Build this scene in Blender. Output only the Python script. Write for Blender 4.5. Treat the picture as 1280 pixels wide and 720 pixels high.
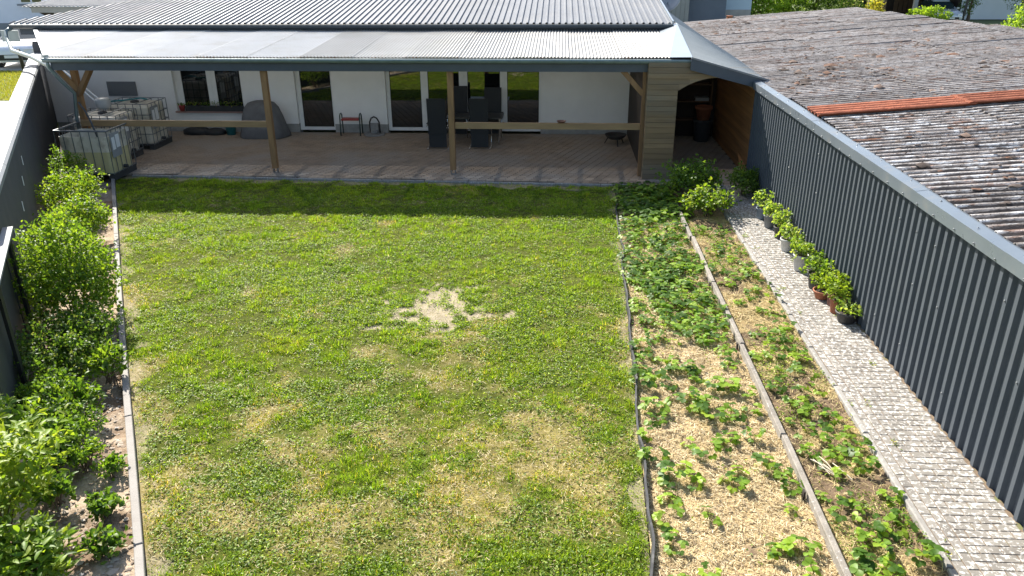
import bpy, math, random
import numpy as np
from mathutils import Vector, Matrix

for o in list(bpy.data.objects):
    bpy.data.objects.remove(o)
S = bpy.context.scene
COL = S.collection
rnd = random.Random(7)
R = math.radians

# ------------------------------------------------------------------ camera
cam_d = bpy.data.cameras.new("camera")
cam = bpy.data.objects.new("camera", cam_d)
COL.objects.link(cam)
cam_d.sensor_width = 36
cam_d.lens = 975 / 1280 * 36
cam_d.clip_end = 1000
pitch, roll, yaw = R(23.353), R(-0.304), R(-3.354)
fw = Vector((math.sin(yaw) * math.cos(pitch), math.cos(yaw) * math.cos(pitch), -math.sin(pitch)))
rt = Vector((math.cos(yaw), -math.sin(yaw), 0))
up = rt.cross(fw)
r2 = rt * math.cos(roll) + up * math.sin(roll)
u2 = -rt * math.sin(roll) + up * math.cos(roll)
cam.matrix_world = Matrix(((r2.x, u2.x, -fw.x, 0), (r2.y, u2.y, -fw.y, 0), (r2.z, u2.z, -fw.z, 4.8), (0, 0, 0, 1)))
S.camera = cam

# ------------------------------------------------------------------ sky, sun, exposure
SUN_AZ, SUN_EL = R(-33), R(38.5)          # azimuth from +Y towards +X
w = bpy.data.worlds.new("World")
S.world = w
w.use_nodes = True
wn = w.node_tree.nodes
wl = w.node_tree.links
sky = wn.new("ShaderNodeTexSky")
sky.sky_type = 'NISHITA'
sky.sun_disc = False
sky.sun_elevation = SUN_EL
sky.sun_rotation = SUN_AZ
sky.air_density = 1.0
sky.dust_density = 1.6
sky.ozone_density = 0.5
bg = wn["Background"]
bg.inputs[1].default_value = 0.105
wl.new(sky.outputs[0], bg.inputs[0])
sd = bpy.data.lights.new("sun", 'SUN')
sd.energy = 5.0
sd.angle = R(0.5)
sd.color = (1.0, 0.95, 0.86)
sun = bpy.data.objects.new("sun", sd)
COL.objects.link(sun)
sdir = Vector((math.sin(SUN_AZ) * math.cos(SUN_EL), math.cos(SUN_AZ) * math.cos(SUN_EL), math.sin(SUN_EL)))
sun.rotation_euler = sdir.to_track_quat('Z', 'Y').to_euler()
S.view_settings.view_transform = 'Standard'
S.view_settings.look = 'None'
S.view_settings.gamma = 1.0
S.view_settings.exposure = 1.27
S.cycles.use_denoising = True
S.cycles.max_bounces = 6
S.cycles.transparent_max_bounces = 6


# ------------------------------------------------------------------ noise helpers (numpy)
def vnoise(x, y, seed=0):
    xi = np.floor(x).astype(np.int64); yi = np.floor(y).astype(np.int64)
    xf = x - xi; yf = y - yi
    xf = xf * xf * (3 - 2 * xf); yf = yf * yf * (3 - 2 * yf)
    def h(a, b):
        n = (a * 374761393 + b * 668265263 + seed * 974634777) & 0x7fffffff
        n = ((n ^ (n >> 13)) * 1274126177) & 0x7fffffff
        return ((n ^ (n >> 16)) & 0xffff) / 65535.0
    return (h(xi, yi) * (1 - xf) + h(xi + 1, yi) * xf) * (1 - yf) + (h(xi, yi + 1) * (1 - xf) + h(xi + 1, yi + 1) * xf) * yf


def fbm(x, y, f, seed=0, oct=4):
    x = np.asarray(x, float); y = np.asarray(y, float)
    s = 0; a = 1; t = 0
    for k in range(oct):
        s = s + a * vnoise(x * f + 31.7 * k, y * f - 17.3 * k, seed + k); t += a
        a *= 0.5; f *= 2
    return s / t


def sstep(a, b, x):
    t = np.clip((np.asarray(x, float) - a) / (b - a), 0, 1)
    return t * t * (3 - 2 * t)


# ------------------------------------------------------------------ materials
MATS = {}


def M(name, c1, c2=None, scale=8.0, rough=0.7, metal=0.0, bump=0.0, bscale=40.0, attr=False, orand=0.0, spec=0.5,
      ior=None, transl=0.0, c3=None, s3=2.0, t3=(0.5, 0.6), stretch=None, alpha=None, coat=0.0, local=False, rvar=0.0, tint=(1.0, 1.0, 1.0), transp=0.0):
    m = bpy.data.materials.new(name)
    m.use_nodes = True
    n, l = m.node_tree.nodes, m.node_tree.links
    b = n["Principled BSDF"]
    b.inputs["Roughness"].default_value = rough
    b.inputs["Metallic"].default_value = metal
    b.inputs["Specular IOR Level"].default_value = spec
    if coat:
        b.inputs["Coat Weight"].default_value = coat
    if ior:
        b.inputs["IOR"].default_value = ior
    vec = n.new("ShaderNodeTexCoord").outputs["Object"] if local else n.new("ShaderNodeNewGeometry").outputs["Position"]
    if stretch:
        mp = n.new("ShaderNodeMapping"); mp.inputs["Scale"].default_value = stretch
        l.new(vec, mp.inputs[0]); vec = mp.outputs[0]

    def noise(sc, det=6.0, rg=0.6):
        t = n.new("ShaderNodeTexNoise")
        t.inputs["Scale"].default_value = sc; t.inputs["Detail"].default_value = det; t.inputs["Roughness"].default_value = rg
        l.new(vec, t.inputs["Vector"])
        return t.outputs["Fac"]

    def mix(kind, fac, a, bb):
        x = n.new("ShaderNodeMix"); x.data_type = 'RGBA'; x.blend_type = kind
        for i, v in ((0, fac), (6, a), (7, bb)):
            if isinstance(v, (int, float)): x.inputs[i].default_value = v
            elif isinstance(v, tuple): x.inputs[i].default_value = (*v, 1)
            else: l.new(v, x.inputs[i])
        return x.outputs[2]

    def ramp(fac, lo, hi):
        r = n.new("ShaderNodeMapRange"); r.inputs[1].default_value = lo; r.inputs[2].default_value = hi
        l.new(fac, r.inputs[0]); return r.outputs[0]
    col = c1
    if c2:
        col = mix('MIX', ramp(noise(scale), 0.35, 0.65), c1, c2)
    if c3:
        col = mix('MIX', ramp(noise(s3, 8.0, 0.65), *t3), col, c3)
    if attr:
        a = n.new("ShaderNodeAttribute"); a.attribute_name = "col"
        col = mix('MULTIPLY', 1.0, col, a.outputs["Color"])
    if orand:
        oi = n.new("ShaderNodeObjectInfo")
        r = n.new("ShaderNodeMapRange"); r.inputs[3].default_value = 1 - orand; r.inputs[4].default_value = 1 + orand
        l.new(oi.outputs["Random"], r.inputs[0])
        cc = n.new("ShaderNodeCombineColor")
        for i in range(3): l.new(r.outputs[0], cc.inputs[i])
        col = mix('MULTIPLY', 1.0, col, cc.outputs[0])
    if isinstance(col, tuple):
        b.inputs["Base Color"].default_value = (*col, 1)
    else:
        l.new(col, b.inputs["Base Color"])
    if rvar:
        r = n.new("ShaderNodeMapRange"); r.inputs[1].default_value = 0.3; r.inputs[2].default_value = 0.7
        r.inputs[3].default_value = rough - rvar; r.inputs[4].default_value = rough + rvar
        l.new(noise(3.0), r.inputs[0]); l.new(r.outputs[0], b.inputs["Roughness"])
    if bump:
        bp = n.new("ShaderNodeBump"); bp.inputs["Strength"].default_value = bump; bp.inputs["Distance"].default_value = 0.01
        l.new(noise(bscale, 5.0), bp.inputs["Height"]); l.new(bp.outputs[0], b.inputs["Normal"])
    if transl:
        tr = n.new("ShaderNodeBsdfTranslucent")
        if isinstance(col, tuple): tr.inputs[0].default_value = (*col, 1)
        else:
            l.new(mix('MULTIPLY', 1.0, col, tint), tr.inputs[0])
        ms = n.new("ShaderNodeMixShader"); ms.inputs[0].default_value = transl
        l.new(b.outputs[0], ms.inputs[1]); l.new(tr.outputs[0], ms.inputs[2])
        l.new(ms.outputs[0], n["Material Output"].inputs[0])
        if transp:                      # clear sheet: part of the light passes straight through
            tp = n.new("ShaderNodeBsdfTransparent")
            m2 = n.new("ShaderNodeMixShader"); m2.inputs[0].default_value = transp
            l.new(ms.outputs[0], m2.inputs[1]); l.new(tp.outputs[0], m2.inputs[2])
            l.new(m2.outputs[0], n["Material Output"].inputs[0])
    MATS[name] = m
    return m


W1 = (1.0, 1.0, 1.0)
M("plaster", (0.82, 0.81, 0.80), (0.76, 0.75, 0.74), 1.5, 0.9, bump=0.25, bscale=120)
M("plinth", (0.33, 0.33, 0.32), (0.25, 0.25, 0.24), 6, 0.9, bump=0.3, bscale=80)
M("white_frame", (0.78, 0.78, 0.77), (0.72, 0.72, 0.72), 4, 0.35)
M("glass", (0.006, 0.008, 0.009), None, rough=0.015, ior=2.15)
M("wood", (0.30, 0.165, 0.07), (0.21, 0.115, 0.05), 14, 0.65, bump=0.3, bscale=60, orand=0.15, stretch=(1, 1, 0.15))
M("rail_wood", (0.34, 0.215, 0.10), (0.25, 0.155, 0.075), 10, 0.6, bump=0.3, bscale=60, stretch=(0.12, 1, 1))
M("clad_wood", (0.265, 0.175, 0.088), (0.18, 0.118, 0.06), 9, 0.75, bump=0.35, bscale=60, orand=0.16, stretch=(0.1, 1, 1), c3=(0.20, 0.165, 0.115), s3=1.3, t3=(0.45, 0.65))
M("clad_wood_inner", (0.36, 0.17, 0.06), (0.27, 0.125, 0.042), 9, 0.7, bump=0.35, bscale=60, orand=0.16, stretch=(1, 0.1, 1))
M("anthracite", (0.04, 0.048, 0.056), (0.034, 0.041, 0.048), 3, 0.55, spec=0.2, bump=0.05, bscale=10, c3=(0.075, 0.08, 0.082), s3=1.7, t3=(0.5, 0.75), rvar=0.08)
M("fence_metal", (0.080, 0.092, 0.106), (0.070, 0.081, 0.094), 3, 0.6, spec=0.12, c3=(0.09, 0.10, 0.11), s3=1.7, t3=(0.5, 0.75), rvar=0.08)
M("cap_metal", (0.165, 0.192, 0.218), (0.145, 0.17, 0.195), 2, 0.33, metal=0.25, c3=(0.205, 0.208, 0.205), s3=3.0, t3=(0.55, 0.75), rvar=0.1)
M("blue_fascia", (0.055, 0.07, 0.095), (0.045, 0.058, 0.08), 3, 0.45)
M("gutter_metal", (0.20, 0.25, 0.25), (0.15, 0.19, 0.19), 4, 0.38, metal=0.3, rvar=0.1)
M("gutter_dark", (0.05, 0.06, 0.07), (0.04, 0.05, 0.055), 4, 0.4)
M("roof_metal", (0.185, 0.195, 0.212), (0.155, 0.165, 0.182), 1.2, 0.6, spec=0.2, c3=(0.22, 0.222, 0.225), s3=0.8, t3=(0.5, 0.75), orand=0.07, rvar=0.1)
M("roof_green_grey", (0.33, 0.34, 0.315), (0.29, 0.30, 0.28), 1.2, 0.42, metal=0.05, orand=0.05)
M("flashing", (0.36, 0.40, 0.43), (0.32, 0.355, 0.385), 2, 0.3, metal=0.4)
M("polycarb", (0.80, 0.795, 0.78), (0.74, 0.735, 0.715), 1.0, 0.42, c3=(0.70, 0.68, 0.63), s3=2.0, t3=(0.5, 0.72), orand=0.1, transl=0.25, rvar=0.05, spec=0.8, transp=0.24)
M("polycarb_cream", (0.62, 0.605, 0.575), (0.55, 0.535, 0.505), 1.0, 0.45, c3=(0.56, 0.535, 0.485), s3=2.0, t3=(0.5, 0.72), orand=0.08, transl=0.28, rvar=0.05, spec=0.5, transp=0.24)  # duller, creamier sheet colour for the right-hand canopy panels
M("felt", (0.045, 0.05, 0.058), (0.035, 0.039, 0.046), 4, 0.75, bump=0.2, bscale=30, c3=(0.06, 0.06, 0.062), s3=1.2, t3=(0.5, 0.7))
M("wall_cap", (0.20, 0.215, 0.228), (0.175, 0.19, 0.202), 3, 0.6, spec=0.3, c3=(0.22, 0.222, 0.22), s3=2.5, t3=(0.5, 0.75))
M("tag_white", (0.75, 0.76, 0.77), None, rough=0.5)
M("screw", (0.26, 0.27, 0.28), None, rough=0.35, metal=0.6)
M("concrete", (0.30, 0.285, 0.26), (0.23, 0.215, 0.195), 18, 0.9, bump=0.4, bscale=90, c3=(0.45, 0.44, 0.41), s3=25, t3=(0.56, 0.64), orand=0.08)
M("kerb_stone", (0.29, 0.26, 0.22), (0.20, 0.18, 0.15), 9, 0.95, bump=0.5, bscale=70, c3=(0.46, 0.45, 0.43), s3=30, t3=(0.58, 0.66), orand=0.1)
M("edge_board", (0.27, 0.25, 0.225), (0.225, 0.205, 0.185), 6, 0.8, bump=0.2, bscale=60, c3=(0.22, 0.19, 0.165), s3=4, t3=(0.55, 0.8), orand=0.08)
M("path_brick", (0.27, 0.25, 0.22), (0.185, 0.17, 0.15), 3, 0.92, spec=0.15, bump=0.5, bscale=110, c3=(0.56, 0.545, 0.515), s3=20, t3=(0.515, 0.585), orand=0.10)
M("path_base", (0.20, 0.145, 0.095), (0.14, 0.10, 0.065), 12, 0.95, bump=0.5, bscale=60, c3=(0.13, 0.14, 0.05), s3=5, t3=(0.55, 0.65))
M("patio_brick", (0.38, 0.285, 0.20), (0.26, 0.195, 0.138), 2.5, 0.85, bump=0.4, bscale=90, orand=0.28, c3=(0.33, 0.275, 0.22), s3=0.7, t3=(0.45, 0.6))
M("patio_base", (0.06, 0.045, 0.035), (0.045, 0.036, 0.028), 12, 0.95)
M("lawn_base", W1, (0.55, 0.56, 0.38), 45, 0.95, spec=0.05, bump=0.8, bscale=90, attr=True)
M("soil", W1, (0.72, 0.68, 0.62), 30, 0.95, spec=0.05, bump=1.0, bscale=55, attr=True)
M("ground_far", (0.14, 0.16, 0.06), (0.10, 0.13, 0.04), 0.4, 0.95)
M("pavement_far", (0.55, 0.53, 0.50), (0.5, 0.48, 0.45), 2, 0.9)
M("grass", (1.55, 1.42, 1.15), None, rough=0.65, attr=True, tint=(1.75, 1.75, 0.7), transl=0.42, spec=0.2)
M("leaf", (1.5, 1.5, 1.15), None, rough=0.5, attr=True, tint=(1.8, 1.75, 0.7), transl=0.46, spec=0.32)
M("leaf_gloss", (1.3, 1.33, 1.1), None, rough=0.45, attr=True, tint=(1.75, 1.75, 0.7), transl=0.45, spec=0.28)
M("straw", W1, None, rough=0.6, attr=True, transl=0.15, spec=0.4)
M("dead_straw", (0.52, 0.46, 0.34), (0.44, 0.38, 0.27), 12, 0.8)
M("bark", (0.14, 0.10, 0.065), (0.09, 0.065, 0.04), 20, 0.9, bump=0.5, bscale=60)
M("stem_green", (0.16, 0.15, 0.06), (0.12, 0.10, 0.04), 20, 0.8)
M("ibc_plastic", (0.80, 0.76, 0.66), (0.72, 0.68, 0.58), 2.5, 0.38, transl=0.25, c3=(0.36, 0.31, 0.23), s3=3, t3=(0.5, 0.75))
M("ibc_water", (0.60, 0.54, 0.30), (0.52, 0.46, 0.24), 3, 0.4)
M("ibc_inner", (0.20, 0.15, 0.12), (0.15, 0.11, 0.08), 3, 0.6)
M("steel_tube", (0.22, 0.24, 0.25), (0.18, 0.19, 0.2), 8, 0.45, metal=0.6)
M("pallet", (0.035, 0.037, 0.04), (0.05, 0.05, 0.05), 6, 0.7)
M("plate_grey", (0.30, 0.31, 0.32), (0.26, 0.27, 0.28), 6, 0.5)
M("pipe_grey", (0.42, 0.43, 0.43), (0.36, 0.37, 0.37), 5, 0.4)
M("pipe_dark", (0.06, 0.065, 0.07), None, rough=0.5)
M("rubber", (0.015, 0.016, 0.017), (0.022, 0.022, 0.023), 8, 0.65)
M("weave", (0.016, 0.018, 0.020), (0.024, 0.026, 0.029), 60, 0.75, bump=0.4, bscale=300)
M("chrome", (0.6, 0.6, 0.6), None, rough=0.2, metal=1.0)
M("table_top", (0.05, 0.052, 0.055), (0.04, 0.042, 0.045), 5, 0.3)
M("tarp", (0.15, 0.15, 0.155), (0.115, 0.115, 0.12), 5, 0.8, bump=0.5, bscale=12)
M("red_seat", (0.35, 0.05, 0.045), (0.29, 0.04, 0.035), 8, 0.6)
M("green_tube", (0.03, 0.055, 0.045), None, rough=0.4)
M("iron", (0.025, 0.024, 0.023), (0.04, 0.03, 0.025), 12, 0.7)
M("stone_grey", (0.25, 0.25, 0.25), (0.19, 0.19, 0.19), 10, 0.9, bump=0.4, bscale=60)
M("teal", (0.02, 0.19, 0.21), (0.02, 0.15, 0.17), 5, 0.5)
M("planter_dark", (0.02, 0.024, 0.026), (0.03, 0.033, 0.035), 6, 0.6)
M("terracotta", (0.33, 0.12, 0.06), (0.26, 0.09, 0.045), 9, 0.8, bump=0.2, bscale=50)
M("brown_pot", (0.16, 0.065, 0.045), (0.12, 0.05, 0.035), 9, 0.6)
M("black_pot", (0.03, 0.03, 0.032), (0.045, 0.043, 0.042), 12, 0.55)
M("dark_bin", (0.06, 0.063, 0.068), (0.05, 0.052, 0.056), 9, 0.6)
M("grey_pot", (0.18, 0.19, 0.20), (0.14, 0.15, 0.16), 9, 0.6)
M("pale_pot", (0.52, 0.52, 0.51), (0.42, 0.42, 0.41), 9, 0.6)
M("blue_pot", (0.16, 0.20, 0.26), (0.13, 0.17, 0.22), 9, 0.6)
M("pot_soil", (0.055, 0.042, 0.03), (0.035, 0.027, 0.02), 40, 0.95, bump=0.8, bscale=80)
M("sill_stone", (0.30, 0.19, 0.17), (0.26, 0.165, 0.15), 8, 0.6)
M("flap_grey", (0.16, 0.17, 0.18), None, rough=0.5)
M("edging_black", (0.02, 0.021, 0.022), (0.05, 0.05, 0.05), 9, 0.6, c3=(0.16, 0.155, 0.145), s3=5, t3=(0.55, 0.75))
M("frame_black", (0.022, 0.023, 0.024), (0.032, 0.03, 0.028), 9, 0.5)
M("frame_panel", (0.04, 0.043, 0.048), (0.03, 0.033, 0.037), 5, 0.6)
M("moss", W1, None, rough=0.95, attr=True)
M("car_white", (0.75, 0.77, 0.8), (0.72, 0.74, 0.77), 2, 0.2, coat=0.8)
M("car_silver", (0.45, 0.48, 0.52), (0.42, 0.45, 0.49), 2, 0.25, metal=0.3, coat=0.6)
M("car_glass", (0.02, 0.035, 0.035), None, rough=0.05, ior=1.7)
M("car_black", (0.015, 0.016, 0.018), None, rough=0.5)
M("car_lamp", (0.7, 0.72, 0.75), None, rough=0.1)
M("house_white", (0.72, 0.74, 0.78), (0.66, 0.68, 0.72), 0.6, 0.9)
M("house_blue", (0.13, 0.155, 0.20), (0.11, 0.135, 0.175), 0.8, 0.8)
M("house_pale", (0.42, 0.52, 0.62), (0.38, 0.48, 0.58), 0.8, 0.8)
M("base_grey", (0.24, 0.25, 0.26), (0.2, 0.21, 0.22), 1, 0.85)
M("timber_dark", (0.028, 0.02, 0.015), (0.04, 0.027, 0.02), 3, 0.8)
M("timber_brown", (0.14, 0.085, 0.05), (0.10, 0.06, 0.035), 3, 0.8)
M("render_grey", (0.35, 0.34, 0.33), (0.3, 0.29, 0.28), 2, 0.9)
M("paver_far", (0.36, 0.34, 0.32), (0.3, 0.28, 0.27), 2, 0.9)


def roof_mat(name, hi, hi2, moss, lich, dirt, t_moss):
    """old fibre cement: pale lichen and rust-brown moss, dirt lying in the valleys of the sheet (object z is the profile height)"""
    m = bpy.data.materials.new(name); m.use_nodes = True
    n, l = m.node_tree.nodes, m.node_tree.links
    b = n["Principled BSDF"]; b.inputs["Roughness"].default_value = 0.95; b.inputs["Specular IOR Level"].default_value = 0.2
    pos = n.new("ShaderNodeNewGeometry").outputs["Position"]
    obj = n.new("ShaderNodeTexCoord").outputs["Object"]

    def noise(v, sc, det=8.0, rg=0.65):
        t = n.new("ShaderNodeTexNoise"); t.inputs["Scale"].default_value = sc; t.inputs["Detail"].default_value = det
        t.inputs["Roughness"].default_value = rg; l.new(v, t.inputs["Vector"]); return t.outputs["Fac"]

    def rng(f, a, bb, c=0.0, d=1.0):
        r = n.new("ShaderNodeMapRange"); r.inputs[1].default_value = a; r.inputs[2].default_value = bb
        r.inputs[3].default_value = c; r.inputs[4].default_value = d; l.new(f, r.inputs[0]); return r.outputs[0]

    def mx(f, a, bb, kind='MIX'):
        x = n.new("ShaderNodeMix"); x.data_type = 'RGBA'; x.blend_type = kind
        for i, v in ((0, f), (6, a), (7, bb)):
            if isinstance(v, (int, float)): x.inputs[i].default_value = v
            elif isinstance(v, tuple): x.inputs[i].default_value = (*v, 1)
            else: l.new(v, x.inputs[i])
        return x.outputs[2]
    mp = n.new("ShaderNodeMapping"); mp.inputs["Scale"].default_value = (0.45, 1, 1); l.new(pos, mp.inputs[0])
    sp = mp.outputs[0]
    c = mx(rng(noise(pos, 5), 0.35, 0.65), hi, hi2)
    c = mx(rng(noise(sp, 9), 0.5, 0.6), c, lich)
    c = mx(rng(noise(sp, 3.2), *t_moss), c, moss)
    c = mx(rng(noise(pos, 30), 0.57, 0.63), c, dirt)
    c = mx(rng(noise(sp, 14), 0.53, 0.62, 0.0, 0.6), c, dirt)
    sep = n.new("ShaderNodeSeparateXYZ"); l.new(obj, sep.inputs[0])
    mt = n.new("ShaderNodeMath"); mt.operation = 'ADD'
    l.new(rng(sep.outputs[2], -0.006, 0.036, 1.0, 0.0), mt.inputs[0])
    l.new(rng(noise(sp, 7), 0.3, 0.7, -0.3, 0.4), mt.inputs[1])
    c = mx(rng(mt.outputs[0], 0.33, 0.62, 0.0, 0.92), c, dirt)
    oi = n.new("ShaderNodeObjectInfo"); cc = n.new("ShaderNodeCombineColor")
    rr = rng(oi.outputs["Random"], 0, 1, 0.82, 1.15)
    for i in range(3): l.new(rr, cc.inputs[i])
    c = mx(1.0, c, cc.outputs[0], 'MULTIPLY')
    l.new(c, b.inputs["Base Color"])
    bp = n.new("ShaderNodeBump"); bp.inputs["Strength"].default_value = 0.9; bp.inputs["Distance"].default_value = 0.012
    l.new(noise(pos, 45), bp.inputs["Height"]); l.new(bp.outputs[0], b.inputs["Normal"])
    MATS[name] = m


roof_mat("fibre_cement", (0.42, 0.38, 0.35), (0.27, 0.235, 0.21), (0.25, 0.125, 0.075), (0.64, 0.63, 0.615), (0.055, 0.045, 0.04), (0.56, 0.66))
roof_mat("fibre_cement_far", (0.375, 0.34, 0.315), (0.275, 0.245, 0.225), (0.20, 0.13, 0.10), (0.43, 0.405, 0.385), (0.07, 0.056, 0.049), (0.54, 0.68))
roof_mat("orange_sheet", (0.47, 0.18, 0.105), (0.41, 0.155, 0.09), (0.40, 0.14, 0.08), (0.54, 0.19, 0.105), (0.25, 0.085, 0.05), (0.6, 0.75))


# ------------------------------------------------------------------ mesh builder
class MB:
    def __init__(s):
        s.v = []; s.f = []

    def add(s, vs, fs):
        k = len(s.v); s.v += [tuple(p) for p in vs]; s.f += [tuple(i + k for i in f) for f in fs]; return s

    def box(s, c, d, rz=0.0, ch=0.0):
        hx, hy, hz = d[0] / 2, d[1] / 2, d[2] / 2
        ca, sa = math.cos(rz), math.sin(rz)
        def P(x, y, z): return (c[0] + x * ca - y * sa, c[1] + x * sa + y * ca, c[2] + z)
        if ch <= 0:
            vs = [P(x, y, z) for z in (-hz, hz) for x, y in ((-hx, -hy), (hx, -hy), (hx, hy), (-hx, hy))]
            return s.add(vs, [(3, 2, 1, 0), (4, 5, 6, 7), (0, 1, 5, 4), (1, 2, 6, 5), (2, 3, 7, 6), (3, 0, 4, 7)])
        vs = []
        for z, i in ((-hz, 0), (hz - ch, 0), (hz, ch)):
            vs += [P(x, y, z) for x, y in ((-hx + i, -hy + i), (hx - i, -hy + i), (hx - i, hy - i), (-hx + i, hy - i))]
        fs = [(3, 2, 1, 0), (8, 9, 10, 11)]
        for a in (0, 4):
            fs += [(a + i, a + (i + 1) % 4, a + 4 + (i + 1) % 4, a + 4 + i) for i in range(4)]
        return s.add(vs, fs)

    def bx(s, x0, x1, y0, y1, z0, z1, ch=0.0):
        return s.box(((x0 + x1) / 2, (y0 + y1) / 2, (z0 + z1) / 2), (x1 - x0, y1 - y0, z1 - z0), 0, ch)

    def bar(s, a, b, w_, h_, upv=(0, 0, 1)):
        a, b = Vector(a), Vector(b); d = (b - a).normalized(); u = Vector(upv)
        if abs(d.dot(u)) > 0.99: u = Vector((0, 1, 0))
        r_ = d.cross(u).normalized() * (w_ / 2); q = r_.cross(d).normalized() * (h_ / 2)
        vs = [p + i * r_ + j * q for p in (a, b) for i, j in ((-1, -1), (1, -1), (1, 1), (-1, 1))]
        return s.add(vs, [(3, 2, 1, 0), (4, 5, 6, 7), (0, 1, 5, 4), (1, 2, 6, 5), (2, 3, 7, 6), (3, 0, 4, 7)])

    def tube(s, pts, r, seg=8, r_end=None, cap=True):
        pts = [Vector(p) for p in pts]; n = len(pts); k0 = len(s.v)
        prev = None
        for i, p in enumerate(pts):
            d = (pts[min(i + 1, n - 1)] - pts[max(i - 1, 0)]).normalized()
            u = prev if prev is not None else (Vector((0, 0, 1)) if abs(d.z) < 0.9 else Vector((1, 0, 0)))
            x = d.cross(u)
            if x.length < 1e-4: x = d.cross(Vector((0, 1, 0.1)))
            x.normalize(); y = x.cross(d).normalized(); prev = y
            rr = r if r_end is None else r + (r_end - r) * i / (n - 1)
            s.v += [tuple(p + rr * (math.cos(t) * x + math.sin(t) * y)) for t in (2 * math.pi * j / seg for j in range(seg))]
        for i in range(n - 1):
            for j in range(seg):
                a = k0 + i * seg + j; b = k0 + i * seg + (j + 1) % seg
                s.f.append((a, b, b + seg, a + seg))
        if cap:
            s.f.append(tuple(k0 + j for j in range(seg))[::-1]); s.f.append(tuple(k0 + (n - 1) * seg + j for j in range(seg)))
        return s

    def lathe(s, c, prof, seg=20):
        k0 = len(s.v)
        for r_, z in prof:
            s.v += [(c[0] + r_ * math.cos(2 * math.pi * j / seg), c[1] + r_ * math.sin(2 * math.pi * j / seg), c[2] + z) for j in range(seg)]
        for i in range(len(prof) - 1):
            for j in range(seg):
                a = k0 + i * seg + j; b = k0 + i * seg + (j + 1) % seg
                s.f.append((a, b, b + seg, a + seg))
        s.f.append(tuple(k0 + j for j in range(seg))[::-1]); s.f.append(tuple(k0 + (len(prof) - 1) * seg + j for j in range(seg)))
        return s

    def prism(s, poly, y0, y1, axis='y'):
        n = len(poly)
        if axis == 'y': vs = [(p[0], y0, p[1]) for p in poly] + [(p[0], y1, p[1]) for p in poly]
        elif axis == 'x': vs = [(y0, p[0], p[1]) for p in poly] + [(y1, p[0], p[1]) for p in poly]
        else: vs = [(p[0], p[1], y0) for p in poly] + [(p[0], p[1], y1) for p in poly]
        return s.add(vs, [tuple(range(n)), tuple(range(2 * n - 1, n - 1, -1))] + [(i, n + i, n + (i + 1) % n, (i + 1) % n) for i in range(n)])

    def mesh(s, name, mat, smooth=False):
        me = bpy.data.meshes.new(name); me.from_pydata(s.v, [], s.f)
        me.materials.append(MATS[mat])
        if smooth:
            me.polygons.foreach_set("use_smooth", [True] * len(me.polygons))
        me.validate()
        import bmesh
        b = bmesh.new(); b.from_mesh(me); bmesh.ops.recalc_face_normals(b, faces=b.faces); b.to_mesh(me); b.free()
        return me

    def build(s, name, mat, parent=None, smooth=False, at=None):
        """vertices are in world coordinates when parent is an unrotated thing; they are moved into its frame"""
        o = None
        if parent is not None:
            L = world_loc(parent)
        else:
            L = Vector(at) if at is not None else Vector((0, 0, 0))
        if L.length > 0:
            s.v = [(p[0] - L.x, p[1] - L.y, p[2] - L.z) for p in s.v]
        o = obj(name, s.mesh(name, mat, smooth), parent)
        if parent is None and at is not None: o.location = at
        return o


def world_loc(o):
    L = Vector((0, 0, 0))
    while o is not None:
        L = L + Vector(o.location); o = o.parent
    return L


def obj(name, me, parent=None, loc=None, rot=None, scale=None):
    o = bpy.data.objects.new(name, me); COL.objects.link(o)
    if parent is not None: o.parent = parent
    if loc is not None: o.location = loc
    if rot is not None: o.rotation_euler = rot
    if scale is not None: o.scale = scale
    return o


def tag(o, label=None, cat=None, group=None, kind=None):
    if label: o["label"] = label
    if cat: o["category"] = cat
    if group: o["group"] = group
    if kind: o["kind"] = kind
    return o


def thing(name, label, cat, loc=(0, 0, 0), rz=0.0, group=None):
    o = bpy.data.objects.new(name, None); COL.objects.link(o)
    o.empty_display_size = 0.2
    o.location = loc; o.rotation_euler = (0, 0, rz)
    return tag(o, label, cat, group)


def npmesh(name, V, F, mat, col=None, smooth=False):
    """V (n,3), F (m,3 or 4); col (n,3) vertex colour attribute"""
    me = bpy.data.meshes.new(name)
    V = np.ascontiguousarray(V, dtype=np.float32); F = np.ascontiguousarray(F, dtype=np.int32)
    k = F.shape[1]
    me.vertices.add(len(V)); me.vertices.foreach_set("co", V.ravel())
    me.loops.add(F.size); me.loops.foreach_set("vertex_index", F.ravel())
    me.polygons.add(len(F))
    me.polygons.foreach_set("loop_start", np.arange(0, F.size, k, dtype=np.int32))
    me.polygons.foreach_set("loop_total", np.full(len(F), k, dtype=np.int32))
    if smooth: me.polygons.foreach_set("use_smooth", np.ones(len(F), dtype=bool))
    if col is not None:
        a = me.color_attributes.new("col", 'FLOAT_COLOR', 'POINT')
        c = np.ones((len(V), 4), dtype=np.float32); c[:, :3] = col
        a.data.foreach_set("color", c.ravel())
    me.update(calc_edges=True)
    me.materials.append(MATS[mat])
    return me


def unit(a):
    return a / np.maximum(np.linalg.norm(a, axis=-1, keepdims=True), 1e-9)


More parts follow.
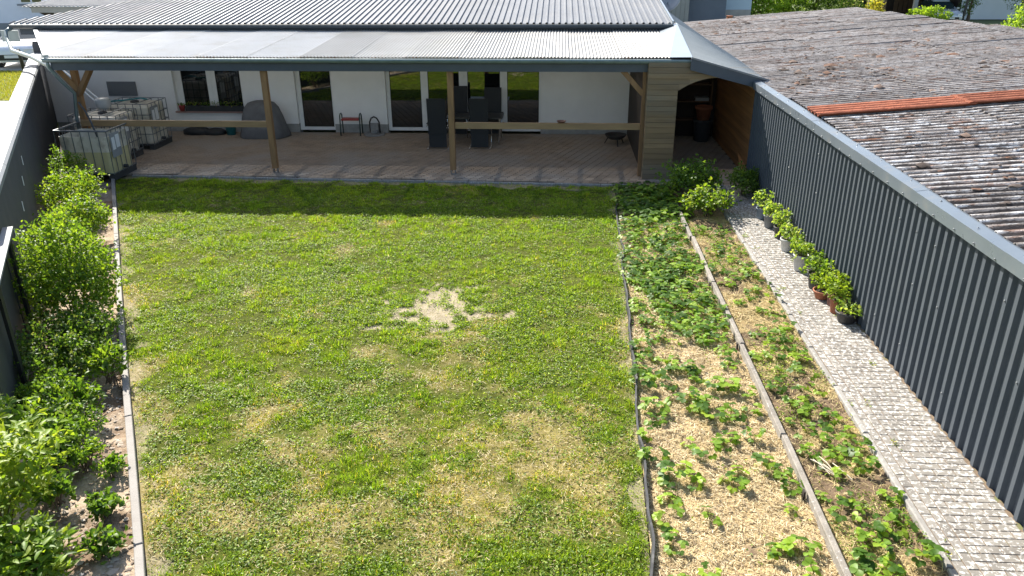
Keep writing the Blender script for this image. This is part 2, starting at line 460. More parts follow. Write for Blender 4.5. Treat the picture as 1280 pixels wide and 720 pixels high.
def leaf_arrays(P, D, N, L, Wd, fold=0.25, droop=0.15, long=True):
    """one leaf per row: base P, direction D, face normal N, length L, width Wd -> vertices and triangles; a folded, pointed blade"""
    D = unit(D); Sd = unit(np.cross(D, N)); N = unit(np.cross(Sd, D))
    L = L[:, None]; Wd = Wd[:, None]
    base = P
    m1 = P + D * L * 0.38; m2 = P + D * L * 0.72 - N * L * droop * 0.4
    tip = P + D * L - N * L * droop
    e = N * Wd * fold
    if long:
        a1 = m1 + Sd * Wd * 0.5 + e; b1 = m1 - Sd * Wd * 0.5 + e
        a2 = m2 + Sd * Wd * 0.38 + e * 0.7; b2 = m2 - Sd * Wd * 0.38 + e * 0.7
        V = np.stack([base, a1, m1, b1, a2, m2, b2, tip], 1)
        T = np.array([(0, 1, 2), (0, 2, 3), (1, 4, 2), (2, 4, 5), (2, 5, 6), (2, 6, 3), (4, 7, 5), (5, 7, 6)])
    else:
        mm = P + D * L * 0.5
        a1 = mm + Sd * Wd * 0.5 + e; b1 = mm - Sd * Wd * 0.5 + e
        V = np.stack([base, a1, tip, b1], 1)
        T = np.array([(0, 1, 2), (0, 2, 3)])
    n, k = V.shape[:2]
    F = (T[None] + (np.arange(n) * k)[:, None, None]).reshape(-1, 3)
    return V.reshape(-1, 3), F, k


def pick(rs, cols, n, jit=0.12):
    cols = np.array(cols); i = rs.randint(0, len(cols), n)
    c = cols[i] * (1 + rs.uniform(-jit, jit, (n, 1)))
    return np.clip(c, 0, 1)


# ------------------------------------------------------------------ plan geometry
FX = 4.25                                  # fence face
WALL_A = Vector((-5.86, 7.0)); WALL_B = Vector((-15.84, 24.0))
WD = (WALL_B - WALL_A).normalized()        # direction of left wall, going away
WN = Vector((WD.y, -WD.x))                 # pointing right, into the garden


def edge_x(y):                             # left lawn edge
    return np.interp(y, [3.0, 4.87, 6.66, 8.76, 11.14, 14.76, 16.96, 17.4], [-2.35, -3.37, -4.38, -5.58, -6.91, -8.92, -10.15, -10.4])


def wall_x(y):
    t = (np.asarray(y, float) - WALL_A.y) / WD.y
    return WALL_A.x + t * WD.x


def plast_x(y):                            # black lawn edging on the right
    return np.interp(y, [3, 5.09, 7.88, 10.03, 15.18, 17.2], [0.74, 0.86, 0.98, 1.06, 1.26, 1.30])


KX = 2.47                                  # kerb between the two right-hand beds
PX0 = 3.36                                 # left edge of path


def sheet(name, xf0, xf1, y0, y1, nx, ny, zf, colf, mat, label=None):
    ys = np.linspace(y0, y1, ny); t = np.linspace(0, 1, nx)
    X0 = np.array([float(xf0(y)) for y in ys]); X1 = np.array([float(xf1(y)) for y in ys])
    X = X0[:, None] + (X1 - X0)[:, None] * t[None]; Y = np.repeat(ys[:, None], nx, 1)
    Z = zf(X, Y)
    V = np.stack([X, Y, Z], -1).reshape(-1, 3)
    i = np.arange(ny - 1)[:, None] * nx + np.arange(nx - 1)[None]
    F = np.stack([i, i + 1, i + nx + 1, i + nx], -1).reshape(-1, 4)
    o = obj(name, npmesh(name, V, F, mat, colf(X, Y).reshape(-1, 3), True))
    tag(o, kind='structure')
    return o


# ================================================================== GROUND
g = MB().bx(-160, 160, -20, 220, -0.6, -0.16).build("ground", "ground_far"); tag(g, kind='structure')
LAWN_Z = -0.045


def bare(x, y):
    """sandy bare ground: one big worn patch mid-lawn, specks along the left edge and along the patio"""
    n = fbm(x, y, 2.4, 5, 5)
    d = np.sqrt(((x + 1.68) / 1.25) ** 2 + ((y - 10.4) / 0.98) ** 2)
    n2 = fbm(x, y, 6.5, 6, 3)
    b = sstep(0.14, -0.12, d - 0.52 - (n - 0.5) * 0.9 - (n2 - 0.5) * 1.9)
    d2 = np.sqrt(((x + 2.35) / 0.5) ** 2 + ((y - 9.75) / 0.2) ** 2)
    b = np.maximum(b, sstep(0.1, -0.1, d2 - 0.5 - (n - 0.5) * 2.0))
    le = x - edge_x(y)
    b = np.maximum(b, sstep(0.18, 0.0, le - (n - 0.52) * 1.1) * 0.6)
    b = np.maximum(b, sstep(0.40, 0.12, 17.07 - (x - 1.25) * 0.034 - y - (n - 0.5) * 1.0) * 0.7)
    b = np.maximum(b, sstep(0.17, 0.05, plast_x(y) - x - (n - 0.5) * .5) * 0.6)
    return b


def dry(x, y):
    n = fbm(x, y, 0.55, 21, 3) * 0.45 + fbm(x, y, 2.1, 22, 4) * 0.55
    le = x - edge_x(y)
    bias = 0.13 * np.exp(-le / 0.8) + 0.07 * np.exp(-((x + 0.1) ** 2) / 1.3 - ((y - 5.6) ** 2) / 2.5) \
        - 0.07 * np.exp(-((x - 0.0) ** 2) / 3 - ((y - 13.0) ** 2) / 4) + 0.05 * np.exp(-((x + 5) ** 2) / 3 - ((y - 12.2) ** 2) / 3) \
        - 0.07 * sstep(9.5, 12.5, y) + 0.05 * np.exp(-((x + 0.4) ** 2) / 2.0 - ((y - 6.6) ** 2) / 3.0) - 0.09 * np.exp(-((x + 2.6) ** 2) / 1.2 - ((y - 5.5) ** 2) / 1.5) - 0.12 * sstep(14.2, 14.9, y)
    return sstep(0.52, 0.72, n + bias * 0.9)


def lawn_col(X, Y):
    b = bare(X, Y)[..., None]; d = dry(X, Y)[..., None]
    n = fbm(X, Y, 9, 3, 3)[..., None]
    green = np.array([0.095, 0.11, 0.024]) * (0.7 + 0.6 * n)
    straw = np.array([0.30, 0.245, 0.10]) * (0.7 + 0.6 * n)
    sand = np.array([0.44, 0.37, 0.285]) * (0.8 + 0.35 * n)
    c = green * (1 - d) + straw * d
    return c * (1 - b) + sand * b


sheet("lawn", edge_x, plast_x, 3.2, 17.5, 150, 210,
      lambda X, Y: LAWN_Z + (fbm(X, Y, 1.2, 4, 3) - 0.5) * 0.05 + (fbm(X, Y, 7, 9, 2) - 0.5) * 0.02 - 0.012 * bare(X, Y), lawn_col, "lawn_base")


def soil_col(X, Y):
    n = fbm(X, Y, 5, 33, 4)[..., None]; k = fbm(X, Y, 1.3, 34, 3)[..., None]
    a = np.array([0.48, 0.385, 0.29]); b = np.array([0.21, 0.15, 0.105])
    t = sstep(0.33, 0.52, n * 0.6 + k * 0.4)
    return a * t + b * (1 - t)


sheet("left_bed_soil", lambda y: wall_x(y) + 0.0, lambda y: edge_x(y) - 0.02, 3.2, 17.6, 50, 260,
      lambda X, Y: -0.05 + (fbm(X, Y, 3, 41, 4) - 0.5) * 0.13 + (fbm(X, Y, 16, 42, 2) - 0.5) * 0.03, soil_col, "soil")


def straw_amt(X, Y):                        # how much straw mulch lies there
    n = fbm(X, Y, 2.2, 52, 3)
    main = (X < KX)
    m = np.where(main, sstep(0.30, 0.42, n + 0.16 * sstep(10.8, 9.0, Y) + 0.05 * sstep(12.4, 13.4, Y)), sstep(0.50, 0.58, n + 0.10 * sstep(8.5, 9.5, Y) + 0.06 * sstep(11.5, 12.5, Y)))
    return m * sstep(15.4, 14.8, Y)


def bed_col(X, Y):
    n = fbm(X, Y, 8, 53, 4)[..., None]
    s = straw_amt(X, Y)[..., None]
    a = np.array([0.49, 0.375, 0.205]) * (0.7 + 0.5 * n)
    b = np.array([0.185, 0.135, 0.09]) * (0.6 + 0.8 * n)
    return a * s + b * (1 - s)


sheet("right_bed_soil", lambda y: plast_x(y) + 0.01, lambda y: PX0 - 0.01, 3.2, 17.0, 90, 420,
      lambda X, Y: -0.035 + (fbm(X, Y, 4, 61, 4) - 0.5) * 0.07 + (fbm(X, Y, 22, 62, 2) - 0.5) * 0.025, bed_col, "soil")


# ------------------------------------------------------------------ bricks
def brick_mesh(name, dx, dy, h, mat, ch=0.004):
    b = MB().box((0, 0, -h / 2), (dx, dy, h), 0, ch)
    return b.mesh(name, mat)


def lay(parent, cells, name, mat, h, tilt, zj, prefer):
    """cells: (x, y, dx, dy). the 300 that show largest become parts, the rest one stuff part"""
    cells = sorted(cells, key=prefer)
    cache = {}
    for x, y, dx, dy in cells[:300]:
        k = (round(dx, 3), round(dy, 3))
        if k not in cache: cache[k] = brick_mesh(name, dx, dy, h, mat)
        obj(name, cache[k], parent, (x, y, rnd.uniform(-zj, zj)), (rnd.gauss(0, tilt), rnd.gauss(0, tilt), rnd.gauss(0, tilt * 0.6)))
    mb = MB()
    for x, y, dx, dy in cells[300:]:
        mb.box((x, y, -h / 2 + rnd.uniform(-zj, zj)), (dx, dy, h), rnd.gauss(0, tilt * 0.6), 0.006)
    if mb.v:
        o = obj(name, mb.mesh(name, mat), parent); tag(o, kind='stuff')


path = MB().bx(PX0 + 0.02, FX + 0.02, 3.0, 17.02, -0.15, -0.006).build("path", "path_base"); tag(path, kind='structure')
cells = []
gp = 0.0045
y = 3.2
r_ = 0
while y < 17.0:
    off = (r_ % 2) * 0.1
    x = 3.625 - (0.1 if r_ % 2 else 0)
    cols_ = [(3.625, 0.1)] if r_ % 2 else []
    x = 3.625 + (0.1 if r_ % 2 else 0)
    while x < FX - 0.03:
        wdt = min(0.2, FX - 0.005 - x)
        cols_.append((x, wdt)); x += 0.2
    for cx, wdt in cols_:
        cells.append((cx + wdt / 2, y + 0.05, wdt - 0.009, 0.1 - gp))
    if r_ % 2 == 0:
        cells.append((3.475, y + 0.10, 0.1 - 0.009, 0.2 - gp))
    else:
        cells.append((3.575, y + 0.10, 0.1 - 0.009, 0.2 - gp))
    y += 0.1; r_ += 1
lay(path, cells, "brick", "path_brick", 0.06, 0.006, 0.0015, lambda c: c[1] if c[1] > 4.5 else 50)
ks = {}
y = 3.3
while y < 17.0:
    m = ks.setdefault("k", MB().box((0, 0, -0.07), (0.065, 0.985, 0.15), 0, 0.012).mesh("kerb_stone", "concrete"))
    obj("kerb_stone", m, path, (3.388 + rnd.uniform(-0.006, 0.006), y + 0.5, 0.012 + rnd.uniform(-0.006, 0.006)), (0, rnd.gauss(0, 0.02), rnd.gauss(0, 0.006)))
    y += 1.0

def PF(x):                                  # terrace front edge
    return 17.07 - (x - 1.25) * 0.034


patio = MB()
patio.prism([(-10.0, PF(-10.0)), (1.3, PF(1.3)), (3.3, 17.03), (4.4, 17.03), (4.4, 22.3), (-13.1, 22.3)], -0.15, -0.020, 'z')
patio = patio.build("patio", "patio_base"); tag(patio, kind='structure')
cells = []
gp = 0.011
y = 16.75; r_ = 0
while y < 22.2:
    x = -10.02 - (y - 17.12) * 0.59 + (0.1 if r_ % 2 else 0)
    while x < 4.3:
        if y > PF(x) + 0.03 - (0.03 if x > 1.9 else 0):
            cells.append((x + 0.1, y + 0.05, 0.2 - gp, 0.1 - gp))
        x += 0.2
    y += 0.1; r_ += 1
lay(patio, cells, "brick", "patio_brick", 0.06, 0.008, 0.002, lambda c: c[1] - PF(c[0]) + abs(c[0] + 4) * 0.002)
m = MB().box((0, 0, -0.075), (0.99, 0.06, 0.15), 0, 0.012).mesh("kerb_stone", "concrete")
for k in range(12):
    obj("kerb_stone", m, patio, (-9.5 + k * 1.0, PF(-9.5 + k), -0.004 + rnd.uniform(-0.004, 0.004)), (0, 0, -0.034 + rnd.gauss(0, 0.003)))

# kerb between beds
kb = thing("bed_kerb", "weathered grey concrete kerb running between the strawberry bed and the weedy bed", "kerb", (KX, 9.5, -0.05))
km = MB().box((0, 0, 0), (0.06, 2.075, 0.18), 0, 0.008).mesh("kerb_stone", "kerb_stone")
y = 3.0
while y < 14.6:
    L_ = 2.085
    obj("kerb_stone", km, kb, (rnd.uniform(-0.012, 0.012) + (0.012 if y < 7 else 0), y + L_ / 2 - 9.5, 0.03 + rnd.uniform(-0.008, 0.008)), (rnd.gauss(0, 0.004), rnd.gauss(0, 0.03), rnd.gauss(0, 0.006)))
    y += L_
for yy in (6.2, 11.3, 9.25):
    obj("stake", MB().box((0, 0, 0), (0.02, 0.05, 0.2)).mesh("stake", "timber_dark"), kb, (-0.055, yy - 9.5, 0.02))

# left lawn edge boards
eb = thing("edge_board_row", "long grey-brown timber edging between the lawn and the shrub bed", "edging", (-6, 10, -0.05))
pts = [(float(edge_x(y)), y) for y in np.arange(3.2, 17.3, 2.0)]
for a, b in zip(pts[:-1], pts[1:]):
    a = Vector((a[0] - 0.05, a[1], 0.0)); b = Vector((b[0] - 0.05, b[1], 0.0)); d = (b - a).normalized()
    L_ = (b - a).length - 0.008
    mm = MB().box((0, 0, 0), (0.075, L_, 0.14), 0, 0.006).mesh("board", "edge_board")
    o = obj("board", mm, eb, tuple((a + b) / 2 - Vector((-6, 10, -0.05)) + Vector((0, 0, -0.03 + rnd.uniform(-0.006, 0.006)))), (0, 0, math.atan2(-d.x, d.y)))

# black plastic lawn edging strip
ys = np.arange(3.2, 17.0, 0.06)
xs = np.array([float(plast_x(y)) for y in ys]) + (fbm(ys, ys * 0, 1.4, 77, 3) - 0.5) * 0.09
zt = 0.035 + (fbm(ys, ys * 0, 2.3, 78, 3) - 0.5) * 0.06
lean = (fbm(ys, ys * 0, 1.9, 79, 3) - 0.5) * 0.08
V = []
for x, y, z, l_ in zip(xs, ys, zt, lean):
    V += [(x - 0.006, y, -0.12), (x - 0.008 + l_, y, z), (x + 0.014 + l_, y, z), (x + 0.008, y, -0.12)]
F = []
for i in range(len(ys) - 1):
    for j in range(3):
        a = i * 4 + j; F.append((a, a + 1, a + 5, a + 4))
o = MB().add(V, F).build("lawn_edging", "edging_black", smooth=False, at=(1.0, 10, 0))
tag(o, "wavy black plastic strip edging the lawn beside the strawberry bed", "edging")

# ================================================================== HOUSE
WY = 22.25      # front face of the wall
house = thing("house", "long white single-storey house with grey corrugated metal roof behind the terrace", "house", (-6, 24, 0))
mb = MB()
wins = [(-11.0, -9.02, 0.60, 2.05), (-7.46, -6.40, 0.04, 2.12), (-4.86, -0.46, 0.04, 2.12)]
x0 = -14.7
ZT = 2.93
for a, b, z0, z1 in wins:
    mb.bx(x0, a, WY, WY + 0.3, 0.24, ZT)
    mb.bx(a, b, WY, WY + 0.3, z1, ZT)
    if z0 > 0.3: mb.bx(a, b, WY, WY + 0.3, 0.24, z0)
    x0 = b
mb.bx(x0, 3.0, WY, WY + 0.3, 0.24, ZT)
mb.bx(-14.7, -14.4, WY + 0.3, 31, -0.1, ZT)
mb.bx(2.7, 3.0, WY + 0.3, 31, -0.1, ZT)
mb.bx(-14.7, 3.0, 31, 31.3, -0.1, ZT)
mb.build("wall", "plaster", house)
mb = MB()
x0 = -14.7
for a, b, z0, z1 in wins[1:]:
    MB().bx(x0, a, WY + 0.015, WY + 0.3, -0.1, 0.24).build("plinth", "plinth", house); x0 = b
MB().bx(x0, 3.0, WY + 0.015, WY + 0.3, -0.1, 0.24).build("plinth", "plinth", house)


def opening(name, a, b, z0, z1, splits, fr=0.09, mull=0.20, label=None):
    """frame, mullions and panes; a..b with the splits giving pane ranges"""
    yf = WY + 0.13
    f = MB()
    f.bx(a, splits[0][0], yf, yf + 0.07, z0, z1)
    f.bx(splits[-1][1], b, yf, yf + 0.07, z0, z1)
    for (p, q), (p2, q2) in zip(splits[:-1], splits[1:]):
        f.bx(q, p2, yf, yf + 0.07, z0, z1)
        f.bx((q + p2) / 2 - 0.012, (q + p2) / 2 + 0.012, yf - 0.012, yf, z0 + 0.01, z1 - 0.01)
    for p, q in splits:
        f.bx(p, q, yf + 0.002, yf + 0.068, z0, z0 + fr); f.bx(p, q, yf + 0.002, yf + 0.068, z1 - fr, z1)
    fo = f.build(name, "white_frame", house)
    for p, q in splits:
        MB().bx(p, q, yf + 0.03, yf + 0.05, z0 + fr, z1 - fr).build("pane", "glass", fo)
        s_ = MB()
        for u, v in ((p, p + 0.012), (q - 0.012, q)):
            s_.bx(u, v, yf + 0.012, yf + 0.03, z0 + fr, z1 - fr)
        s_.build("seal", "rubber", fo)
    return fo


wf = opening("window", -11.0, -9.02, 0.60, 2.05, [(-10.80, -10.06), (-9.80, -9.08)])
MB().bx(-11.02, -8.98, WY - 0.10, WY + 0.13, 0.555, 0.598).build("sill", "sill_stone", wf)
opening("door", -7.46, -6.40, 0.04, 2.12, [(-7.34, -6.46)])
opening("door", -4.86, -0.46, 0.04, 2.12, [(-4.76, -3.87), (-3.67, -2.78), (-2.54, -1.62), (-1.42, -0.52)])
MB().bx(-12.95, -12.1, WY - 0.03, WY - 0.002, 1.02, 1.42).build("vent_flap", "flap_grey", house)
# dark room behind the glass so the panes have something to hold
MB().bx(-14.3, 2.6, 24.5, 24.6, 0, 2.9).build("inner_wall", "base_grey", house)


# main roof: trapezoid sheets, left edge skewed
def trap(u, pitch=0.17, d=0.036, crest=0.035, fl=0.018):
    t = u % pitch
    if t < crest: return d
    if t < crest + fl: return d * (1 - (t - crest) / fl)
    if t < pitch - fl: return 0.0
    return d * (t - (pitch - fl)) / fl


RS = 0.118
RY0, RZ0 = 21.78, 3.03


def rib_sheet(name, mat, parent, us, prof, start, end, place, thick=0.006):
    """columns at us; each column runs start(u)..end(u); place(u, v, h) -> world point"""
    V, F = [], []
    for u in us:
        a, b = start(u), end(u)
        h = prof(u)
        V += [place(u, a, h), place(u, b, h), place(u, a, h - thick), place(u, b, h - thick)]
    n = len(us)
    for i in range(n - 1):
        a = i * 4; c = a + 4
        F += [(a, a + 1, c + 1, c), (a + 2, c + 2, c + 3, a + 3), (a, c, c + 2, a + 2), (a + 1, a + 3, c + 3, c + 1)]
    e = (n - 1) * 4
    F += [(0, 2, 3, 1), (e, e + 1, e + 3, e + 2)]
    return MB().add(V, F).build(name, mat, parent)


def cols(x0, x1, pitch, keys):
    out = {round(x0, 4), round(x1, 4)}
    k = math.floor(x0 / pitch)
    while k * pitch < x1:
        for t in keys:
            u = k * pitch + t
            if x0 < u < x1: out.add(round(u, 4))
        k += 1
    return sorted(out)


roof = MB().bx(-14.2, 2.85, 22.3, 30, 2.90, 2.95).build("roof_deck", "timber_dark", house)
ROOF_END = 30.2
x = -15.1
while x < 2.97:
    x1 = min(x + 1.02, 2.98)
    us = cols(x, x1, 0.17, (0, 0.035, 0.053, 0.152))
    rib_sheet("roof_sheet", "roof_metal", house, us, trap, lambda u: RY0,
              lambda u: min(ROOF_END, max(RY0 + 0.05, 22.2 + (u + 15.0) * 1.72)) if u < -10.4 else ROOF_END,
              lambda u, v, h: (u, v, RZ0 + (v - RY0) * RS + h + (0.002 if int(x * 10) % 2 else 0)))
    x = x1
# gutter and soffit of the main roof
gt = MB()
pr = [(0.0, 0.0), (-0.11, 0.0), (-0.12, -0.035), (-0.105, -0.08), (-0.065, -0.105), (-0.02, -0.09), (0.0, -0.05)]
gt.prism([(RY0 - 0.02 + p, RZ0 - 0.015 + q) for p, q in pr], -15.05, 3.0, 'x')
gt.build("gutter", "gutter_dark", house)
MB().bx(-14.9, 2.98, 21.86, 21.95, 2.74, 3.0).build("fascia", "blue_fascia", house)
MB().bx(-14.9, 2.98, 21.95, 22.3, 2.93, 2.96).build("soffit", "white_frame", house)
# gable trim on the right
MB().bar((3.0, RY0, RZ0 + 0.02), (3.0, ROOF_END, RZ0 + 0.02 + (ROOF_END - RY0) * RS), 0.04, 0.10).build("gable_trim", "flashing", house)
# downpipe at the left end
dp = MB().tube([(-15.0, 21.7, 2.93), (-15.12, 21.6, 2.86), (-15.05, 21.45, 2.70), (-14.6, 20.9, 2.42), (-13.2, 19.6, 2.40), (-12.0, 18.3, 2.38), (-11.75, 18.0, 2.30)], 0.05, 10)
dp.build("downpipe", "gutter_metal", house, True)
MB().bx(-15.5, -15.0, 21.9, 21.94, 2.55, 2.85).build("gutter_bracket", "flashing", house)
# satellite dish
di = thing("satellite_dish", "pale satellite dish on a mast behind the right roof end", "satellite dish", (3.45, 27.0, 2.6))
MB().tube([(3.45, 27, 2.6), (3.45, 27, 3.35)], 0.03, 8).build("mast", "gutter_metal", di)
d_ = MB().lathe((0, 0, 0), [(0.01, 0.0), (0.2, 0.03), (0.36, 0.09), (0.45, 0.15), (0.44, 0.165), (0.35, 0.105), (0.2, 0.045), (0.01, 0.015)], 24)
me = d_.mesh("reflector", "pipe_grey", True)
obj("reflector", me, di, (0.05, -0.1, 0.72), (R(62), 0, R(-25)))
MB().tube([(3.5, 26.9, 3.2), (3.42, 26.4, 3.3)], 0.015, 6).build("feed_arm", "gutter_metal", di)

# ------------------------------------------------------------------ terrace canopy
can = thing("terrace_canopy", "terrace canopy with pale corrugated roof panels on pine posts along the house", "canopy", (-4.5, 18, 0))
CY0, CZ0, CS = 17.62, 2.665, 0.045


def canopy_start(u):
    return CY0 if u > -11.5 else CY0 + (-11.5 - u) * 1.43


def wave(u, p=0.076, a=0.0135):
    return a * math.cos(2 * math.pi * u / p)


seams = [-14.35, -13.1, -11.9, -10.69, -9.5, -8.1, -6.95, -5.75, -4.56, -3.4, -2.2, -1.0, 0.2, 1.4, 2.85]
for k, (a, b) in enumerate(zip(seams[:-1], seams[1:])):
    us = cols(a, b + (0.03 if b < 2 else 0), 0.076, (0, 0.0127, 0.0253, 0.038, 0.0507, 0.0633))
    dz = 0.010 * (k % 2)
    o = rib_sheet("roof_panel", "polycarb" if k < 7 else "polycarb_cream", can, us, wave, lambda u: canopy_start(u) if u < 2.5 else CY0 + (u - 2.5) * 9.0, lambda u: 21.9,
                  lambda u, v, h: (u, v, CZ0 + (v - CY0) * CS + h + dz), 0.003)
MB().prism([(2.45, 21.85), (3.05, 21.85), (2.9, 17.6), (2.45, 17.6)], 0, 0.01, 'z').v
fl = MB()
za = lambda y: CZ0 + (y - CY0) * CS
fl.add([(2.40, 17.56, za(17.56) + 0.024), (2.88, 17.5, 2.697), (3.13, 22.0, 3.035), (2.66, 21.9, za(21.9) + 0.024),
        (2.40, 17.56, za(17.56) + 0.019), (2.88, 17.5, 2.690), (3.13, 22.0, 3.028), (2.66, 21.9, za(21.9) + 0.019)],
       [(0, 1, 2, 3), (7, 6, 5, 4), (0, 4, 5, 1), (1, 5, 6, 2), (2, 6, 7, 3), (3, 7, 4, 0)])
fl.build("flashing", "flashing", can)
le = MB().bar((-11.53, CY0 - 0.03, CZ0 + 0.02), (-14.45, 21.85, za(21.85) + 0.03), 0.10, 0.05)
le.build("edge_trim", "flashing", can)
gt = MB()
gt.prism([(CY0 - 0.01 + p * 0.95, CZ0 - 0.025 + q * 0.9) for p, q in pr], -11.6, 2.86, 'x')
gt.build("gutter", "gutter_metal", can)
MB().bx(-11.5, 2.84, CY0 + 0.03, CY0 + 0.07, 2.36, CZ0 - 0.02).build("fascia", "blue_fascia", can)
MB().bx(-11.45, 2.0, CY0 + 0.072, CY0 + 0.21, 2.38, 2.60).build("beam", "wood", can)
for x in np.arange(-10.8, 2.4, 0.95):
    MB().bar((x, CY0 + 0.1, 2.60), (x, WY - 0.02, 2.60 + (WY - CY0) * CS - 0.02), 0.06, 0.09).build("rafter", "wood", can)


def post(x, y, foot=True):
    p = MB().bx(x - 0.065, x + 0.065, y - 0.065, y + 0.065, 0.10, 2.38).build("post", "wood", can)
    f = MB().bx(x - 0.055, x - 0.040, y - 0.04, y + 0.04, -0.02, 0.16).bx(x + 0.040, x + 0.055, y - 0.04, y + 0.04, -0.02, 0.16)
    f.bx(x - 0.055, x + 0.055, y - 0.04, y + 0.04, -0.02, 0.004)
    f.build("post_foot", "screw", p)
    return p


PYY = 17.82
post(-6.66, PYY); post(-2.41, PYY)
post(-11.28, 18.12)
MB().bx(1.885, 1.955, PYY - 0.065, PYY + 0.065, 0.0, 2.38).build("post", "wood", can)
MB().bx(-11.2, -6.73, PYY - 0.01, PYY + 0.06, 1.06, 1.20).build("rail", "rail_wood", can)
MB().bx(-2.34, 1.88, PYY - 0.01, PYY + 0.06, 1.06, 1.20).build("rail", "rail_wood", can)
MB().bar((-11.28, 18.1, 1.72), (-10.75, 17.9, 2.36), 0.11, 0.11).build("brace", "wood", can)
MB().bar((-11.28, 18.1, 1.85), (-11.5, 17.85, 2.36), 0.11, 0.11).build("brace", "wood", can)
MB().bar((1.90, PYY, 1.86), (1.42, PYY, 2.38), 0.10, 0.11).build("brace", "wood", can)
# corner downpipe of the canopy
MB().tube([(-11.52, 17.58, 2.60), (-11.55, 17.62, 2.44), (-11.40, 17.75, 2.10), (-11.28, 17.95, 1.80), (-11.38, 17.98, 1.2), (-11.38, 17.98, 0.9)], 0.04, 10).build("downpipe", "gutter_metal", can, True)

# small pipes feeding the tanks
ph = thing("filler_pipe", "two thin pale pipes slanting down to a grey funnel above the water tanks", "pipe", (-12, 20, 1.9))
MB().tube([(-13.35, 20.3, 2.40), (-12.3, 19.8, 1.78), (-11.55, 19.3, 1.45)], 0.022, 8).build("pipe", "tag_white", ph, True)
MB().tube([(-13.30, 20.2, 2.30), (-12.25, 19.7, 1.68), (-11.55, 19.2, 1.37)], 0.022, 8).build("pipe", "tag_white", ph, True)
MB().lathe((-11.35, 19.15, 1.22), [(0.13, 0), (0.17, 0.05), (0.18, 0.22), (0.14, 0.26), (0.02, 0.27)], 14).build("funnel", "pipe_grey", ph, True)

# ------------------------------------------------------------------ boarded shed with the arch
shed = thing("garden_shed", "timber-clad shed bay with a dark arched opening and sloping grey roof", "shed", (3.2, 17.6, 0))
SH0, SH1 = (2.86, 2.60), (4.42, 2.09)     # roof underside line at the front: (x, z)


def roofline(x):
    return SH0[1] + (x - SH0[0]) * (SH1[1] - SH0[1]) / (SH1[0] - SH0[0]) if x > SH0[0] else SH0[1]


def arch_z(x):
    # springs at (2.62, 1.99), apex (3.45, 2.27), falls to (4.34, 1.93)
    t = (x - 3.45) / 0.90
    return 2.265 - 0.30 * t * t if x > 3.45 else 2.265 - 0.285 * ((3.45 - x) / 0.83) ** 2


bh = 0.118
SY = 17.50
for k in range(23):
    z0 = k * bh; z1 = z0 + bh - 0.006
    if z0 > 2.6: break
    # which x spans of this board are solid: left pillar always, above the arch where the opening does not reach
    xs_ = np.linspace(1.96, 4.40, 123)
    ok = []
    for x in xs_:
        lo = 2.63 if True else 0
        solid = x <= 2.63 or x >= 4.335 or z0 >= arch_z(x)
        ok.append(solid)
    runs = []; st = None
    for i, s_ in enumerate(ok):
        if s_ and st is None: st = i
        if (not s_ or i == len(ok) - 1) and st is not None:
            runs.append((xs_[st], xs_[i if s_ else i - 1])); st = None
    for a, b in runs:
        if b - a < 0.03: continue
        n = max(1, int((b - a) / 0.12))
        top = []; bot = []
        for i in range(n + 1):
            x = a + (b - a) * i / n
            zt_ = min(z1, roofline(x) - 0.02)
            zb_ = z0
            top.append((x, max(zt_, zb_ + 0.001))); bot.append((x, zb_))
        if max(t[1] - q[1] for t, q in zip(top, bot)) < 0.02: continue
        bd = MB().prism(bot + top[::-1], SY + rnd.uniform(-0.002, 0.002), SY + 0.028)
        bd.build("board", "clad_wood", shed)
# curved trim that fills the stepped top of the arch
n = 24
pa = [(2.63 + (4.335 - 2.63) * i / n) for i in range(n + 1)]
MB().prism([(x, arch_z(x)) for x in pa] + [(x, max(arch_z(x) + 0.012, min(arch_z(x) + 0.135, roofline(x) - 0.03))) for x in pa[::-1]], SY + 0.006, SY + 0.022).build("arch_board", "clad_wood", shed)
# sides of the pillar
for k in range(22):
    z0 = k * bh
    MB().bx(1.96, 1.985, SY + 0.03, SY + 0.32, z0, z0 + bh - 0.006).build("board", "clad_wood", shed)
MB().bx(2.60, 2.625, SY + 0.03, SY + 0.32, 0, 1.98).build("jamb", "clad_wood", shed)
# inner right wall boards
for k in range(19):
    z0 = k * bh
    MB().bx(4.36, 4.385, SY + 0.03, 22.2, z0, min(z0 + bh - 0.006, 2.12)).build("board", "clad_wood_inner", shed)
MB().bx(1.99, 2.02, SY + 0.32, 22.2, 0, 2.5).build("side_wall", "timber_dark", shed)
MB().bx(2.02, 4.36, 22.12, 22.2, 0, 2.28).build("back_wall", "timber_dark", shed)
# dark metal end strip between shed and fence
ds = MB()
for k in range(4):
    ds.bx(4.405 + 0.0 * k + k * 0.075, 4.405 + k * 0.075 + 0.045, SY - 0.03, SY + 0.02, -0.1, 2.05)
ds.bx(4.405, 4.72, SY + 0.0, SY + 0.03, -0.1, 2.05)
ds.build("end_panel", "anthracite", shed)
# roof of the shed: ribs run down the fall, ridge rises to the back


def ridge(v):   # v along Y
    return 2.86 + (v - 17.5) * 0.055, 2.675 + (v - 17.5) * 0.075


def shed_pt(v, t, h):
    if v <= 22.2:
        xr, zr = ridge(v)
    else:
        xr, zr = 3.12, 3.03 + (v - 22.2) * 0.05
    xe, ze = 4.80, 2.135
    return (xr + (xe - xr) * t, v, zr + (ze - zr) * t + h)


